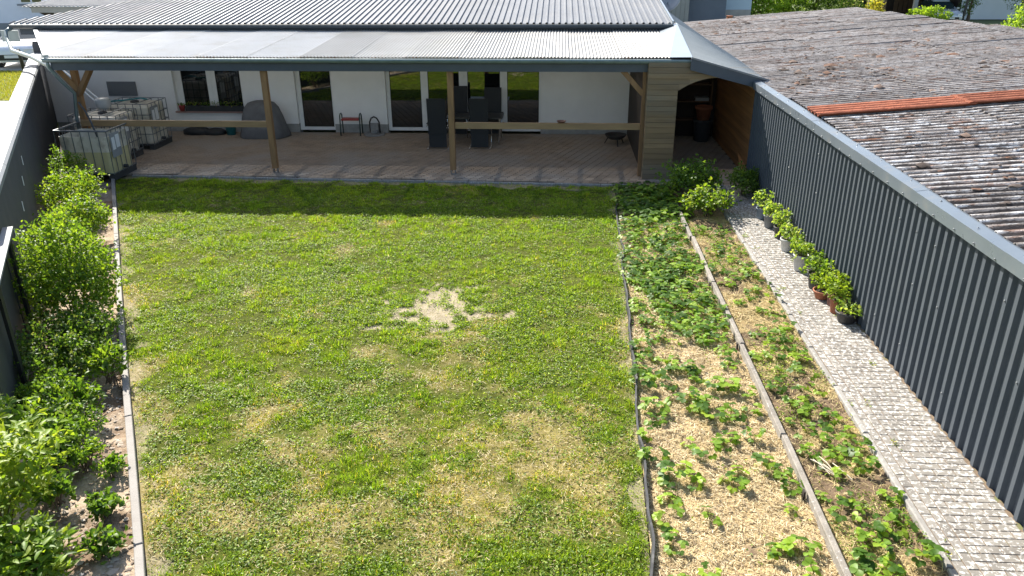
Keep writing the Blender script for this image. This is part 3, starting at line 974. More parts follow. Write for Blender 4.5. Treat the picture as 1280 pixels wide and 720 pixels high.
v = 17.44
while v < 27:
    v1 = min(v + 1.1, 27.0)
    us = cols(v, v1, 0.138, (0, 0.014, 0.022, 0.130))
    rib_sheet("roof_sheet", "roof_green_grey", shed, us, lambda u: trap(u, 0.138, 0.006, 0.014, 0.008), lambda u: 0.0, lambda u: 1.0,
              lambda u, t, h: shed_pt(u, t, h))
    v = v1
fa = MB()
fa.prism([(2.84, 2.68), (4.80, 2.14), (4.80, 2.02), (4.42, 2.03), (2.84, 2.44)], 17.40, 17.445)
fa.build("fascia", "blue_fascia", shed)
MB().bar((2.84, 17.395, 2.70), (4.82, 17.395, 2.155), 0.05, 0.03).build("verge_trim", "roof_metal", shed)

# things inside the shed
o = thing("storage_bin", "dark grey bin standing in the gloom inside the arch", "bin", (3.95, 21.5, 0))
MB().lathe((3.95, 21.5, 0), [(0.17, 0.0), (0.2, 0.02), (0.24, 0.52), (0.255, 0.54), (0.255, 0.58), (0.2, 0.585)], 18).build("body", "dark_bin", o, True)
o = thing("flower_pot", "terracotta pot on top of the dark bin inside the arch", "pot", (3.95, 21.5, 0.586))
MB().lathe((3.95, 21.5, 0.586), [(0.16, 0), (0.21, 0.28), (0.24, 0.29), (0.24, 0.36), (0.2, 0.36), (0.19, 0.30), (0.02, 0.30)], 18).build("body", "terracotta", o, True)
o = thing("shelf_rack", "dark shelf unit with pale boxes at the back of the shed", "shelf", (3.2, 21.9, 0))
for z in (0.5, 1.0, 1.45):
    MB().bx(2.4, 4.2, 21.75, 22.1, z, z + 0.03).build("shelf", "timber_brown", o)
for x in (2.42, 4.18):
    MB().bx(x - 0.02, x + 0.02, 21.76, 22.09, 0, 1.6).build("side", "timber_brown", o)
tag(MB().bx(3.75, 4.12, 21.78, 22.05, 1.03, 1.12, 0.01).build("box", "plate_grey", at=(3.9, 21.9, 1.03)), "flat pale grey box on the shelf inside the arch", "box")

# ================================================================== RIGHT FENCE
fence = thing("metal_fence", "tall anthracite trapezoid sheet metal fence along the paved path", "fence", (FX, 10, 0))
P_ = 0.165


def fprof(u):
    t = u % P_
    c, f_ = 0.056, 0.024
    d = 0.038
    if t < c: return d
    if t < c + f_: return d * (1 - (t - c) / f_)
    if t < P_ - f_: return 0.0
    return d * (t - (P_ - f_)) / f_


y = 2.805
k = 0
while y < 17.4:
    y1 = min(y + P_ * 6, 17.45)
    us = cols(y, y1, P_, (0, 0.056, 0.080, 0.141))
    rib_sheet("metal_sheet", "fence_metal", fence, us, fprof, lambda u: -0.08, lambda u: 2.12,
              lambda u, v, h: (FX + 0.038 - h + (0.0015 if k % 2 else 0), u, v), 0.004)
    y = y1; k += 1
# cap: folded strip with front lip, 2.05 m pieces
cp = [(FX - 0.055, 2.06), (FX - 0.060, 2.205), (FX + 0.08, 2.225), (FX + 0.15, 2.20), (FX + 0.155, 2.08), (FX + 0.145, 2.08), (FX + 0.14, 2.19), (FX + 0.08, 2.215), (FX - 0.05, 2.195), (FX - 0.045, 2.06)]
y = 2.9
k = 0
while y < 17.3:
    y1 = min(y + 2.05, 17.36)
    MB().prism([(x, z + 0.003 * (k % 2)) for x, z in cp], y, y1 + (0.04 if y1 < 17.3 and k % 2 else 0)).build("cap_strip", "cap_metal", fence)
    y = y1; k += 1
sm = MB().lathe((0, 0, 0), [(0.011, 0), (0.011, 0.003), (0.007, 0.009), (0.001, 0.01)], 8).mesh("screw", "screw")
for k in range(30):
    yy = 4.0 + k * 0.45 + rnd.uniform(-0.05, 0.05)
    obj("screw", sm, fence, (-0.062, yy - 10, 2.09 + rnd.uniform(-0.01, 0.01)), (0, R(-90), 0))
    if k % 2 == 0:
        obj("screw", sm, fence, (0.05 + rnd.uniform(-0.05, 0.02), yy - 10 + 0.1, 2.222), (0, 0, 0))
for k in range(22):
    j = rnd.randint(27, 90)
    obj("screw", sm, fence, (-0.002, j * P_ + 0.028 - 10, rnd.choice((0.35, 0.36, 1.15, 1.75))), (0, R(-90), 0))
pm = MB().bx(-0.04, 0.04, -0.04, 0.04, -0.1, 2.1).mesh("fence_post", "anthracite")
for k in range(7):
    obj("fence_post", pm, fence, (0.095, 3.4 + k * 2.3 - 10, 0))

# ================================================================== NEIGHBOUR'S ROOF
nb = thing("outbuilding", "neighbouring outbuilding with a low mossy corrugated fibre cement roof and one orange strip", "building", (8.5, 19, 0))
NX0, NZ0, NS = 4.385, 2.185, 0.080


def ridge_x(y):
    return 11.0 + (32 - y) * 0.11


CP = 0.177
nsh = {}


def fibre_mesh(L_, nw, mat, key):
    if key in nsh: return nsh[key]
    V, F = [], []
    seg = 8
    n = nw * seg + 1
    rr = random.Random(hash(key) & 0xffff)
    for i in range(n):
        yv = i * CP / seg
        z = 0.0255 * math.cos(2 * math.pi * yv / CP) + 0.012
        for xx in (0, L_ / 2, L_):
            V.append((xx, yv, z + rr.uniform(-0.001, 0.001)))
        for xx in (0, L_):
            V.append((xx, yv, z - 0.007))
    for i in range(n - 1):
        a = i * 5; b = a + 5
        F += [(a, a + 1, b + 1, b), (a + 1, a + 2, b + 2, b + 1), (a, b, b + 3, a + 3), (a + 2, a + 4, b + 4, b + 2), (a + 3, b + 3, b + 4, a + 4)]
    F += [(0, 3, 4, 2, 1), tuple((n - 1) * 5 + q for q in (0, 1, 2, 4, 3))]
    m = MB().add(V, F).mesh("roof_sheet", mat, False)
    nsh[key] = m
    return m


rows = [(NX0, 2.55), (NX0 + 2.40, 2.55), (NX0 + 4.80, 2.55), (NX0 + 7.2, 2.4)]
ang = math.atan(NS)
y = 4.6
while y < 32:
    for r_, (x0, L_) in enumerate(rows):
        yo = y + (0.0 if r_ % 2 == 0 else CP * 2)
        red = 13.4 < yo + 0.4 < 13.4 + 0.9 and r_ <= 2
        if x0 + 0.2 > ridge_x(yo): continue
        L2 = min(L_, round((ridge_x(yo) - x0) / 0.25) * 0.25 + 0.1)
        lift = 0.010 * r_ + rnd.uniform(-0.003, 0.006)
        jit = 0.0
        nx = 5
        if r_ == 0: jit = rnd.uniform(-0.05, 0.05)
        o = obj("roof_sheet", fibre_mesh(L2, nx, "fibre_cement" if yo < 13.3 else "fibre_cement_far", (round(L2, 2), nx, rnd.randint(0, 2), yo < 13.3)), nb,
                (x0 + jit - 8.5, yo - 19, NZ0 + (x0 + jit - NX0) * NS + lift), (0, -ang + rnd.gauss(0, 0.003), rnd.gauss(0, 0.004)))
    y += CP * 5
# the orange strip: newer sheets laid over the row
for r_, (x0, L_) in enumerate(rows[:3]):
    o = obj("orange_sheet", fibre_mesh(2.52, 4, "orange_sheet", ("o", 4, 0)), nb,
            (x0 - 0.02 - 8.5, 13.34 + 0.03 * (r_ % 2) - 19, NZ0 + (x0 - NX0) * NS + 0.062 + 0.014 * r_), (0, -ang, 0))
# far slope, walls
fs = MB()
fs.add([(11.0, 32, NZ0 + 6.4 * NS), (ridge_x(4), 4, NZ0 + (ridge_x(4) - NX0) * NS - 0.02), (ridge_x(4) + 6, 4, 1.6), (17, 32, 1.6),
        (11.0, 32, NZ0 + 6.4 * NS - 0.05), (ridge_x(4), 4, NZ0 + (ridge_x(4) - NX0) * NS - 0.07), (ridge_x(4) + 6, 4, 1.55), (17, 32, 1.55)],
       [(0, 1, 2, 3), (4, 7, 6, 5), (0, 4, 5, 1), (1, 5, 6, 2), (2, 6, 7, 3), (3, 7, 4, 0)])
fs.build("far_slope", "fibre_cement", nb)
MB().bx(NX0 + 0.3, NX0 + 0.5, 4.6, 31.9, -0.15, 2.1).build("wall", "render_grey", nb)
MB().bx(NX0 + 0.5, 16, 31.7, 31.9, -0.15, 2.1).build("wall", "render_grey", nb)
# moss and litter clumps on the roof
rs = np.random.RandomState(5)
Vs, Fs, Cs = [], [], []
oc = np.array([(1, 0, 0), (-1, 0, 0), (0, 1, 0), (0, -1, 0), (0, 0, 1), (0.7, 0.7, 0.45), (-0.7, 0.7, 0.45), (-0.7, -0.7, 0.45), (0.7, -0.7, 0.45)], float)
of = np.array([(0, 5, 4), (5, 2, 4), (2, 6, 4), (6, 1, 4), (1, 7, 4), (7, 3, 4), (3, 8, 4), (8, 0, 4)])
k = 0
for i in range(3600):
    far = rs.rand() < 0.62
    if far:
        xx = rs.uniform(4.7, 11); yy = rs.uniform(16, 31.5)
        if fbm(xx, yy, 0.5, 8, 3) < 0.44 and rs.rand() < 0.8: continue
    else:
        xx = rs.uniform(4.65, 11.5); yy = rs.uniform(5, 20)
    if xx > ridge_x(yy) - 0.1 or (yy > 17 and xx < 5.1): continue
    sz = rs.uniform(0.012, 0.035) if rs.rand() < 0.93 else rs.uniform(0.04, 0.095)
    zz = NZ0 + (xx - NX0) * NS + (0.03 if sz > 0.03 else rs.choice((0.0, 0.035)))
    sc = np.array([sz * rs.uniform(0.8, 2.0), sz * rs.uniform(0.7, 1.2), sz * rs.uniform(0.5, 0.8)])
    a = rs.uniform(-0.4, 0.4)
    v_ = oc * (1 + rs.uniform(-0.25, 0.25, (9, 1))) * sc
    v_ = np.stack([v_[:, 0] * np.cos(a) - v_[:, 1] * np.sin(a), v_[:, 0] * np.sin(a) + v_[:, 1] * np.cos(a), v_[:, 2]], 1)
    Vs.append(v_ + np.array([xx - 8.5, yy - 19, zz])); Fs.append(of + k); k += 9
    c = np.array([(0.05, 0.035, 0.028), (0.13, 0.07, 0.045), (0.075, 0.055, 0.045), (0.16, 0.11, 0.085)])[rs.randint(4)]
    Cs.append(np.tile(c, (9, 1)))
o = obj("moss_clump", npmesh("moss_clump", np.concatenate(Vs), np.concatenate(Fs), "moss", np.concatenate(Cs)), nb)
tag(o, kind='stuff')

# ================================================================== LEFT WALL
lw = thing("boundary_wall", "dark felt-clad boundary wall with a wide pale metal cap, left of the shrubs", "wall", (WALL_A.x, WALL_A.y, 0), math.atan2(WD.y, WD.x))
# local frame: +x along the wall going away, +y to its left (outside)
wt = 2.0
Lw = (WALL_B - WALL_A).length
t0w = 2.35     # the full-height wall starts here; nearer lies the lower framed panel
for k in range(9):
    a = t0w + k * (Lw - t0w) / 9; b = t0w + (k + 1) * (Lw - t0w) / 9 - 0.004
    me = MB().bx(a, b, 0.02, 0.20, -0.2, wt - 0.05).mesh("felt_panel", "felt")
    obj("felt_panel", me, lw)
    me = MB().prism([(-0.03, wt - 0.11), (-0.035, wt - 0.03), (0.0, wt + 0.005), (0.12, wt + 0.02), (0.30, wt - 0.01), (0.31, wt - 0.09), (0.30, wt - 0.09), (0.29, wt - 0.02), (0.12, wt + 0.005), (0.0, wt - 0.01), (-0.025, wt - 0.04)], a, b + (0.03 if k % 2 else 0.0), 'x').mesh("cap_strip", "wall_cap")
    obj("cap_strip", me, lw, (0, 0, 0.003 * (k % 2)))
me = MB().bx(Lw, Lw + 0.06, -2.6, 0.2, -0.2, wt + 0.35).mesh('end_panel', 'felt')
obj('end_panel', me, lw)
for k in range(44):
    obj("screw", sm, lw, (t0w + 0.3 + k * 0.37, 0.03 if k % 2 else 0.20, wt + 0.012), (0, 0, 0))
for u, z in ((6.3, 1.25), (7.0, 1.45), (5.4, 1.05), (3.7, 1.1)):
    MB().v
    obj("tag", MB().box((0, 0, 0), (0.06, 0.006, 0.16)).mesh("tag", "tag_white"), lw, (u, 0.012, z), (0, R(8), 0))
# low framed panel in front
fr = thing("panel_frame", "black metal post frame holding a dark panel at the near end of the wall", "frame", (-6.5, 8.3, 0))
MB().bx(-7.00, -6.955, 9.00, 9.045, -0.1, 1.50).build("post", "frame_black", fr)
MB().bx(-6.16, -6.115, 7.55, 7.595, -0.1, 1.45).build("post", "frame_black", fr)
MB().bx(-6.60, -6.555, 8.30, 8.345, -0.1, 1.45).v
MB().bar((-7.1, 9.23, 1.53), (-5.7, 6.8, 1.49), 0.12, 0.03).build("top_rail", "wall_cap", fr)
pn = MB().bar((-7.13, 9.08, 0.72), (-5.72, 6.7, 0.70), 0.02, 1.56)
pn.build("panel", "frame_panel", fr)


# ================================================================== IBC TANKS
def ibc(label, x, y, w_, d_, h_, open_top=False):
    t = thing("water_tank", label, "water tank", (x, y, 0), 0, "caged rainwater tanks at the left end of the terrace")
    pl = MB()
    for i in (-1, 0, 1):
        pl.bx(x + i * (w_ / 2 - 0.08) - 0.07, x + i * (w_ / 2 - 0.08) + 0.07, y - d_ / 2, y + d_ / 2, 0.0, 0.11)
    pl.bx(x - w_ / 2, x + w_ / 2, y - d_ / 2, y + d_ / 2, 0.11, 0.145)
    pl.build("pallet", "pallet", t)
    a, b = w_ / 2 - 0.035, d_ / 2 - 0.035
    z0, z1 = 0.15, h_ - 0.04

    def rounded(z, e):
        pts_ = []
        r_c = 0.09
        for cx_, cy_, s0 in ((a - e, b - e, 0), (-(a - e), b - e, 90), (-(a - e), -(b - e), 180), (a - e, -(b - e), 270)):
            for q in range(5):
                th = R(s0 + q * 22.5)
                pts_.append((x + cx_ - math.copysign(r_c, cx_) + r_c * math.cos(th), y + cy_ - math.copysign(r_c, cy_) + r_c * math.sin(th), z))
        return pts_
    if open_top:
        zw = z0 + (z1 - z0) * 0.52
        rings = [rounded(z0, 0), rounded(zw, 0)]
        vs = sum(rings, []); n = 20
        fs_ = [tuple(range(n))[::-1], tuple(range(n, 2 * n))] + [(j, (j + 1) % n, n + (j + 1) % n, n + j) for j in range(n)]
        MB().add(vs, fs_).build("water_level", "ibc_water", t)
        rings = [rounded(zw + 0.001, 0), rounded(z1 - 0.10, 0), rounded(z1 - 0.10, 0.012), rounded(zw + 0.001, 0.012)]
        vs = sum(rings, [])
        fs_ = [(i * n + j, i * n + (j + 1) % n, ((i + 1) % 4) * n + (j + 1) % n, ((i + 1) % 4) * n + j) for i in range(4) for j in range(n)]
        MB().add(vs, fs_).build("bottle", "ibc_plastic", t)
    else:
        rings = [rounded(z0, 0.02), rounded(z0 + 0.06, 0), rounded(z1 - 0.07, 0), rounded(z1 - 0.015, 0.04), rounded(z1, 0.12)]
        vs = sum(rings, []); n = 20
        fs_ = [tuple(range(n))[::-1], tuple(range(4 * n, 5 * n))] + [(i * n + j, i * n + (j + 1) % n, (i + 1) * n + (j + 1) % n, (i + 1) * n + j) for i in range(4) for j in range(n)]
        MB().add(vs, fs_).build("bottle", "ibc_plastic", t, False)
        MB().lathe((x, y, z1), [(0.11, 0), (0.11, 0.04), (0.09, 0.05)], 16).build("lid", "pallet", t)
    # cage: each upright and hoop its own tube
    A, B = w_ / 2, d_ / 2
    for z in ((0.16, 0.42, 0.68, 0.92, h_) if not open_top else (0.16, h_)):
        rr = 0.017 if (z == h_ and open_top) else 0.011
        if z == h_ and open_top: rr = 0.022
        c = MB()
        c.tube([(x - A, y - B, z), (x + A, y - B, z), (x + A, y + B, z), (x - A, y + B, z), (x - A, y - B, z)], rr, 6)
        c.build("hoop", "steel_tube", t)
    nu = 6
    for i in range(nu + 1):
        xx = x - A + 2 * A * i / nu
        for yy in (y - B, y + B):
            MB().tube([(xx, yy, 0.13), (xx, yy, h_)], 0.010, 5).build("upright", "steel_tube", t)
    for i in range(1, 5):
        yy = y - B + 2 * B * i / 5
        for xx in (x - A, x + A):
            MB().tube([(xx, yy, 0.13), (xx, yy, h_)], 0.010, 5).build("upright", "steel_tube", t)
    if not open_top:
        for i in (-1, 1):
            MB().bar((x + i * A * 0.45, y - B, h_ + 0.008), (x + i * A * 0.45, y + B, h_ + 0.008), 0.03, 0.015).build("top_bar", "steel_tube", t)
    # label plates on the right side and lower valve
    MB().bx(x + A + 0.012, x + A + 0.018, y - B * 0.85, y - B * 0.05, h_ * 0.45, h_ * 0.93).build("plate", "plate_grey", t)
    MB().bx(x + A + 0.019, x + A + 0.021, y - B * 0.75, y - B * 0.50, h_ * 0.60, h_ * 0.85).build("sticker", "tag_white", t)
    MB().bx(x + A + 0.019, x + A + 0.021, y - B * 0.42, y - B * 0.10, h_ * 0.62, h_ * 0.88).build("sticker", "tag_white", t)
    MB().tube([(x + A - 0.02, y, 0.22), (x + A + 0.07, y, 0.22)], 0.04, 10).build("valve", "pallet", t)
    return t


ibc("open-topped water tank half full of yellowish water in front of the post", -10.72, 17.42, 1.22, 1.0, 1.13, True)
ibc("closed water tank under the funnel, the middle one of the caged tanks", -11.32, 18.98, 1.2, 1.0, 1.17)
ibc("closed water tank standing nearest to the white house wall", -11.22, 20.40, 1.2, 1.0, 1.2)
tag(MB().tube([(-11.2, 17.9, 1.6), (-11.0, 17.75, 1.45), (-10.75, 17.5, 1.2), (-10.62, 17.4, 0.9)], 0.022, 8).build("hose", "pipe_dark", smooth=True, at=(-10.9, 17.6, 1.2)), "black hose hanging into the open tank", "hose")
tag(MB().tube([(-11.7, 20.1, 1.235), (-11.4, 20.3, 1.235), (-11.15, 20.6, 1.24), (-10.9, 20.45, 1.235)], 0.02, 8).build("hose", "teal", smooth=True, at=(-11.3, 20.3, 1.23)), "short green hose end lying on the rear tank", "hose")

# ================================================================== TERRACE FURNITURE


def chair(label, x, y, rz, h_=1.30):
    t = thing("garden_chair", label, "chair", (x, y, 0), rz, "high-backed black chairs at the terrace table")
    # local: seat faces +y
    def loc(mb_, name, mat, sm_=False):
        return obj(name, mb_.mesh(name, mat, sm_), t)
    loc(MB().box((0, 0.03, 0.44), (0.50, 0.48, 0.05), 0, 0.015), "seat", "weave")
    bk = MB(); bk.bar((0, -0.20, 0.40), (0, -0.33, h_), 0.48, 0.035, (0, 1, 0)); loc(bk, "backrest", "weave")
    sk = MB(); sk.bx(-0.23, 0.23, -0.20, -0.17, 0.05, 0.42); loc(sk, "back_skirt", "weave")
    for s_ in (-1, 1):
        loc(MB().tube([(s_ * 0.27, -0.24, 0.62), (s_ * 0.27, 0.22, 0.66), (s_ * 0.27, 0.27, 0.6), (s_ * 0.27, 0.27, 0.12), (s_ * 0.27, 0.22, 0.03), (s_ * 0.27, -0.25, 0.02)], 0.014, 8), "leg", "chrome", True)
        loc(MB().box((s_ * 0.27, 0.0, 0.665), (0.05, 0.34, 0.02), 0, 0.006), "armrest", "rubber")
    return t


chair("black high-backed chair nearest the post, its back to the lawn, left of the table", -3.12, 20.45, 0.0, 1.34)
chair("black high-backed chair behind the post, facing the lawn on the left of the table", -2.75, 21.75, math.pi, 1.36)
chair("black high-backed chair in front of the table's right half, its back to the lawn", -2.02, 20.50, 0.0, 1.34)
chair("black high-backed chair by the glass door, right end of the table, facing the lawn", -1.80, 21.78, math.pi, 1.32)
tb = thing("terrace_table", "dark terrace table with chrome legs between the black chairs", "table", (-2.2, 21.1, 0))
MB().bx(-2.95, -1.45, 20.75, 21.5, 0.70, 0.735, 0.005).build("tabletop", "table_top", tb)
for x in (-2.85, -1.55):
    for yy in (20.85, 21.4):
        MB().tube([(x, yy, 0), (x, yy, 0.70)], 0.022, 8).build("leg", "chrome", tb)

# kneeling bench
kn = thing("kneeling_bench", "small garden kneeler with red seat and dark tube legs by the white wall", "bench", (-5.85, 21.95, 0))
MB().bx(-6.10, -5.60, 21.83, 22.07, 0.42, 0.47, 0.01).build("seat", "red_seat", kn)
for x in (-6.13, -5.57):
    MB().tube([(x, 21.80, 0), (x, 21.84, 0.55), (x, 21.9, 0.60), (x, 22.0, 0.60), (x, 22.06, 0.55), (x, 22.10, 0)], 0.018, 8).build("leg", "green_tube", kn, True)
# arched stand
sl = thing("arched_stand", "small grey arched stand on a round stone plate beside the kneeler", "stand", (-5.2, 22.0, 0))
MB().lathe((-5.2, 21.98, 0), [(0.30, 0), (0.31, 0.02), (0.28, 0.045)], 20).build("plate", "stone_grey", sl)
MB().tube([(-5.32, 22.02, 0.05), (-5.33, 22.02, 0.35), (-5.28, 22.02, 0.46), (-5.2, 22.02, 0.50), (-5.12, 22.02, 0.46), (-5.06, 22.02, 0.35), (-5.05, 22.02, 0.05)], 0.022, 8).build("arch", "iron", sl, True)
MB().bx(-5.31, -5.09, 22.0, 22.04, 0.05, 0.32).build("back_plate", "stone_grey", sl)
MB().bx(-5.29, -5.11, 21.9, 22.0, 0.05, 0.13, 0.02).build("block", "stone_grey", sl)
# fire bowl
fb = thing("fire_bowl", "black iron fire bowl on three legs on the terrace", "fire bowl", (1.58, 21.0, 0))
MB().lathe((1.58, 21.0, 0.12), [(0.02, 0.0), (0.16, 0.03), (0.25, 0.09), (0.29, 0.155), (0.275, 0.155), (0.235, 0.10), (0.15, 0.045), (0.02, 0.02)], 22).build("bowl", "iron", fb, True)
for q in range(3):
    a = R(40 + 120 * q)
    MB().tube([(1.58 + 0.2 * math.cos(a), 21 + 0.2 * math.sin(a), 0.19), (1.58 + 0.3 * math.cos(a), 21 + 0.3 * math.sin(a), 0.0)], 0.015, 6).build("leg", "iron", fb)
tag(MB().lathe((0.1, 17.85, 1.20), [(0.05, 0), (0.09, 0.02), (0.11, 0.05), (0.1, 0.05), (0.05, 0.03), (0.01, 0.028)], 14).build("dish", "brown_pot", at=(0.1, 17.85, 1.2)), "small brown dish resting on the right-hand rail", "dish")

# covered thing
cv = MB()
prof = [(0.66, 0.0), (0.70, 0.03), (0.62, 0.3), (0.55, 0.6), (0.47, 0.82), (0.36, 0.95), (0.18, 1.0), (0.01, 1.01)]
seg = 36
vs = []
for r_c, z in prof:
    for j in range(seg):
        th = 2 * math.pi * j / seg
        rr = r_c * (1 + 0.05 * math.sin(th * 5 + z * 2) * (1 - z * 0.6) + 0.02 * math.sin(th * 11 + 3 * z))
        vs.append((-8.28 + rr * 1.0 * math.copysign(abs(math.cos(th)) ** 0.7, math.cos(th)), 21.65 + rr * 0.6 * math.copysign(abs(math.sin(th)) ** 0.7, math.sin(th)), z))
cv.add(vs, [(i * seg + j, i * seg + (j + 1) % seg, (i + 1) * seg + (j + 1) % seg, (i + 1) * seg + j) for i in range(len(prof) - 1) for j in range(seg)])
tag(cv.build("grill_cover", "tarp", smooth=True, at=(-8.28, 21.65, 0)), "grey fabric cover draped to the floor beside the window", "cover")
# dark sacks under the window
for k, (x, sx, h_) in enumerate(((-10.35, 0.42, 0.20), (-9.85, 0.34, 0.16))):
    b_ = MB().lathe((x, 21.9, 0), [(0.9, 0), (1.0, 0.05), (0.95, 0.6), (0.7, 0.9), (0.1, 1.0)], 18)
    b_.v = [(x + (p[0] - x) * sx * (1 + 0.06 * math.sin(p[1] * 30)), 21.9 + (p[1] - 21.9) * 0.22, p[2] * h_ + 0.01 * math.sin(p[0] * 20) * p[2]) for p in b_.v]
    tag(b_.build("sack", "rubber", smooth=True, at=(x, 21.9, 0)), ("long dark sack lying under the window, beside the tanks", "shorter dark sack lying under the window, beside the teal pail")[k], "sack")
tp = thing("pail", "small teal pail on the paving under the window", "pail", (-9.33, 21.85, 0))
MB().lathe((-9.33, 21.85, 0), [(0.12, 0), (0.15, 0.24), (0.165, 0.25), (0.15, 0.255), (0.12, 0.05), (0.01, 0.05)], 16).build("body", "teal", tp, True)
MB().tube([(-9.33 + 0.16 * math.cos(R(a)), 21.85, 0.25 + 0.10 * math.sin(R(a))) for a in range(0, 181, 30)], 0.006, 5).build("handle", "iron", tp)


# ================================================================== FOLIAGE TOOLS
def twig_leaves(rs, tips, n_per, spread, L_, W_, cols_, upb=0.6, jit=0.12, outc=None):
    """leaves along short twigs ending at tips"""
    n = len(tips) * n_per
    T = np.repeat(tips, n_per, 0)
    d = unit(rs.normal(0, 1, (len(tips), 3)) + np.array([0, 0, 0.5]))
    if outc is not None: d = unit(d + 1.2 * unit(tips - outc))
    d = np.repeat(d, n_per, 0)
    s = rs.uniform(-1, 0.15, (n, 1)) * spread
    P = T + d * s + rs.normal(0, spread * 0.16, (n, 3))
    D = unit(rs.normal(0, 1, (n, 3)) * 0.8 + d * 0.9 + np.array([0, 0, 0.1]))
    N = unit(rs.normal(0, 0.55, (n, 3)) + np.array([0, 0, upb]) )
    Ls = L_ * rs.uniform(0.6, 1.2, n); Ws = W_ * rs.uniform(0.7, 1.2, n)
    C = pick(rs, cols_, n, jit)
    return P, D, N, Ls, Ws, C


def leaf_mesh(name, P, D, N, L_, W_, C, mat="leaf", fold=0.22, droop=0.2, long=True):
    V, F, k = leaf_arrays(P, D, N, L_, W_, fold, droop, long)
    return npmesh(name, V, F, mat, np.repeat(C, k, 0))


def bush(name, label, cat, x, y, rx, ry, h_, n_tips, n_per, L_, W_, cols_, seed, group=None, z0=0.0, low=0.12, twig=0.16, mat="leaf", long=True, lump=0.3, stems=9, parts=0):
    rs = np.random.RandomState(seed)
    t = thing(name, label, cat, (x, y, z0), 0, group)
    # points in a lumpy dome, biased to the shell
    th = rs.uniform(0, 2 * math.pi, n_tips); cz = rs.uniform(-0.45, 1, n_tips)
    rad = (1 - rs.rand(n_tips) ** 2.2 * 0.65)
    sr = np.sqrt(1 - cz ** 2)
    nx = sr * np.cos(th); ny = sr * np.sin(th)
    lum = 1 + lump * (fbm(nx * 2 + 9, ny * 2 + cz * 2, 1.3, seed, 3) - 0.5) * 2
    px = nx * rad * lum * rx; py = ny * rad * lum * ry
    hc = h_ * (0.5 + low * 0.5)
    pz = hc + cz * rad * lum * (h_ - hc)
    pz = np.maximum(pz, 0.03 + low * 0.2)
    tips = np.stack([px, py, pz], 1)
    P, D, N, Ls, Ws, C = twig_leaves(rs, tips, n_per, twig, L_, W_, cols_, outc=np.array([0, 0, h_ * 0.3]))
    # leaves lower down are older and darker
    o = obj("foliage", leaf_mesh("foliage", P, D, N, Ls, Ws, C, mat, long=long), t)
    sb = MB()
    for i in range(stems):
        tp_ = tips[rs.randint(len(tips))]
        q = Vector((rs.normal(0, 0.05), rs.normal(0, 0.05), -0.08))
        m_ = Vector((tp_[0] * 0.4, tp_[1] * 0.4, tp_[2] * 0.55)) + Vector(rs.normal(0, 0.03, 3))
        sb.tube([q, m_, Vector(tp_)], 0.010, 5, 0.003)
    obj("stem", sb.mesh("stem", "bark"), t)
    if parts:
        # the biggest, topmost leaves, each a part
        vv, ff, k = leaf_arrays(np.zeros((1, 3)), np.array([[0, 1.0, 0]]), np.array([[0, 0, 1.0]]), np.array([L_ * 1.15]), np.array([W_ * 1.15]), 0.22, 0.2)
        ms = []
        for c in cols_:
            ms.append(npmesh("leaf", vv, ff, mat, np.tile(np.array(c) * 1.1, (k, 1))))
        idx = np.argsort(-tips[:, 2])[:parts // 3 + 1]
        c = 0
        for i in idx:
            for q in range(3):
                if c >= parts: break
                a = rs.uniform(0, 2 * math.pi)
                obj("leaf", ms[rs.randint(len(ms))], t, tuple(tips[i] + np.array([0, 0, 0.02]) + rs.normal(0, 0.015, 3)), (rs.uniform(0.0, 0.7), rs.uniform(-0.3, 0.3), a)); c += 1
    return t


# ------------------------------------------------------------------ left bed shrubs
GB = [(0.085, 0.145, 0.02), (0.065, 0.12, 0.018), (0.11, 0.17, 0.026), (0.05, 0.095, 0.016)]
GY = [(0.13, 0.185, 0.026), (0.11, 0.165, 0.024), (0.09, 0.145, 0.02), (0.16, 0.205, 0.034)]
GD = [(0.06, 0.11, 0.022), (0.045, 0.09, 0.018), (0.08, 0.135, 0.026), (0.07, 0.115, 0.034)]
bush("rose_bush", "pale green rose bush with reddish tips in front of the open water tank", "bush", -9.45, 14.2, 0.5, 0.85, 0.98, 270, 9, 0.062, 0.04, GY + GB, 11, low=0.1, twig=0.2)
bush("rose_bush", "thin dark bush against the wall beside the open water tank", "bush", -10.75, 16.2, 0.35, 0.45, 0.95, 110, 8, 0.06, 0.04, GD + GB, 12, low=0.1, twig=0.2)
bush("currant_bush", "yellow-green shrub between the rose bush and the big round bush", "bush", -8.38, 12.5, 0.46, 0.85, 0.9, 330, 9, 0.06, 0.042, GY + GB, 13, low=0.08, twig=0.2)
bush("currant_bush", "biggest round green bush beside the left lawn edging", "bush", -6.75, 9.6, 0.66, 0.78, 1.5, 900, 10, 0.058, 0.036, GB + GY[:2], 14, low=-0.25, twig=0.2, lump=0.35)
bush("currant_bush", "dark leafy shrub at the foot of the biggest round bush", "bush", -6.12, 8.8, 0.34, 0.4, 0.6, 170, 9, 0.055, 0.035, GD + GB, 15, low=0.02, twig=0.16)
bush("bramble", "low silvery-green shrub around the black post frame", "bush", -6.15, 8.3, 0.6, 0.75, 0.65, 360, 9, 0.05, 0.034, GD + [(0.11, 0.13, 0.06)], 16, low=0.02, twig=0.15)
bush("bramble", "low dark shrub in front of the dark panel, near the wall", "bush", -5.75, 7.3, 0.42, 0.5, 0.42, 220, 9, 0.05, 0.034, GD + GB, 17, low=0.02, twig=0.15)
bush("peony", "small glossy plant with broad pointed leaves by the edging board", "plant", -5.4, 8.05, 0.26, 0.24, 0.42, 42, 9, 0.09, 0.04, GY + GB, 18, low=0.25, twig=0.12, mat="leaf_gloss")
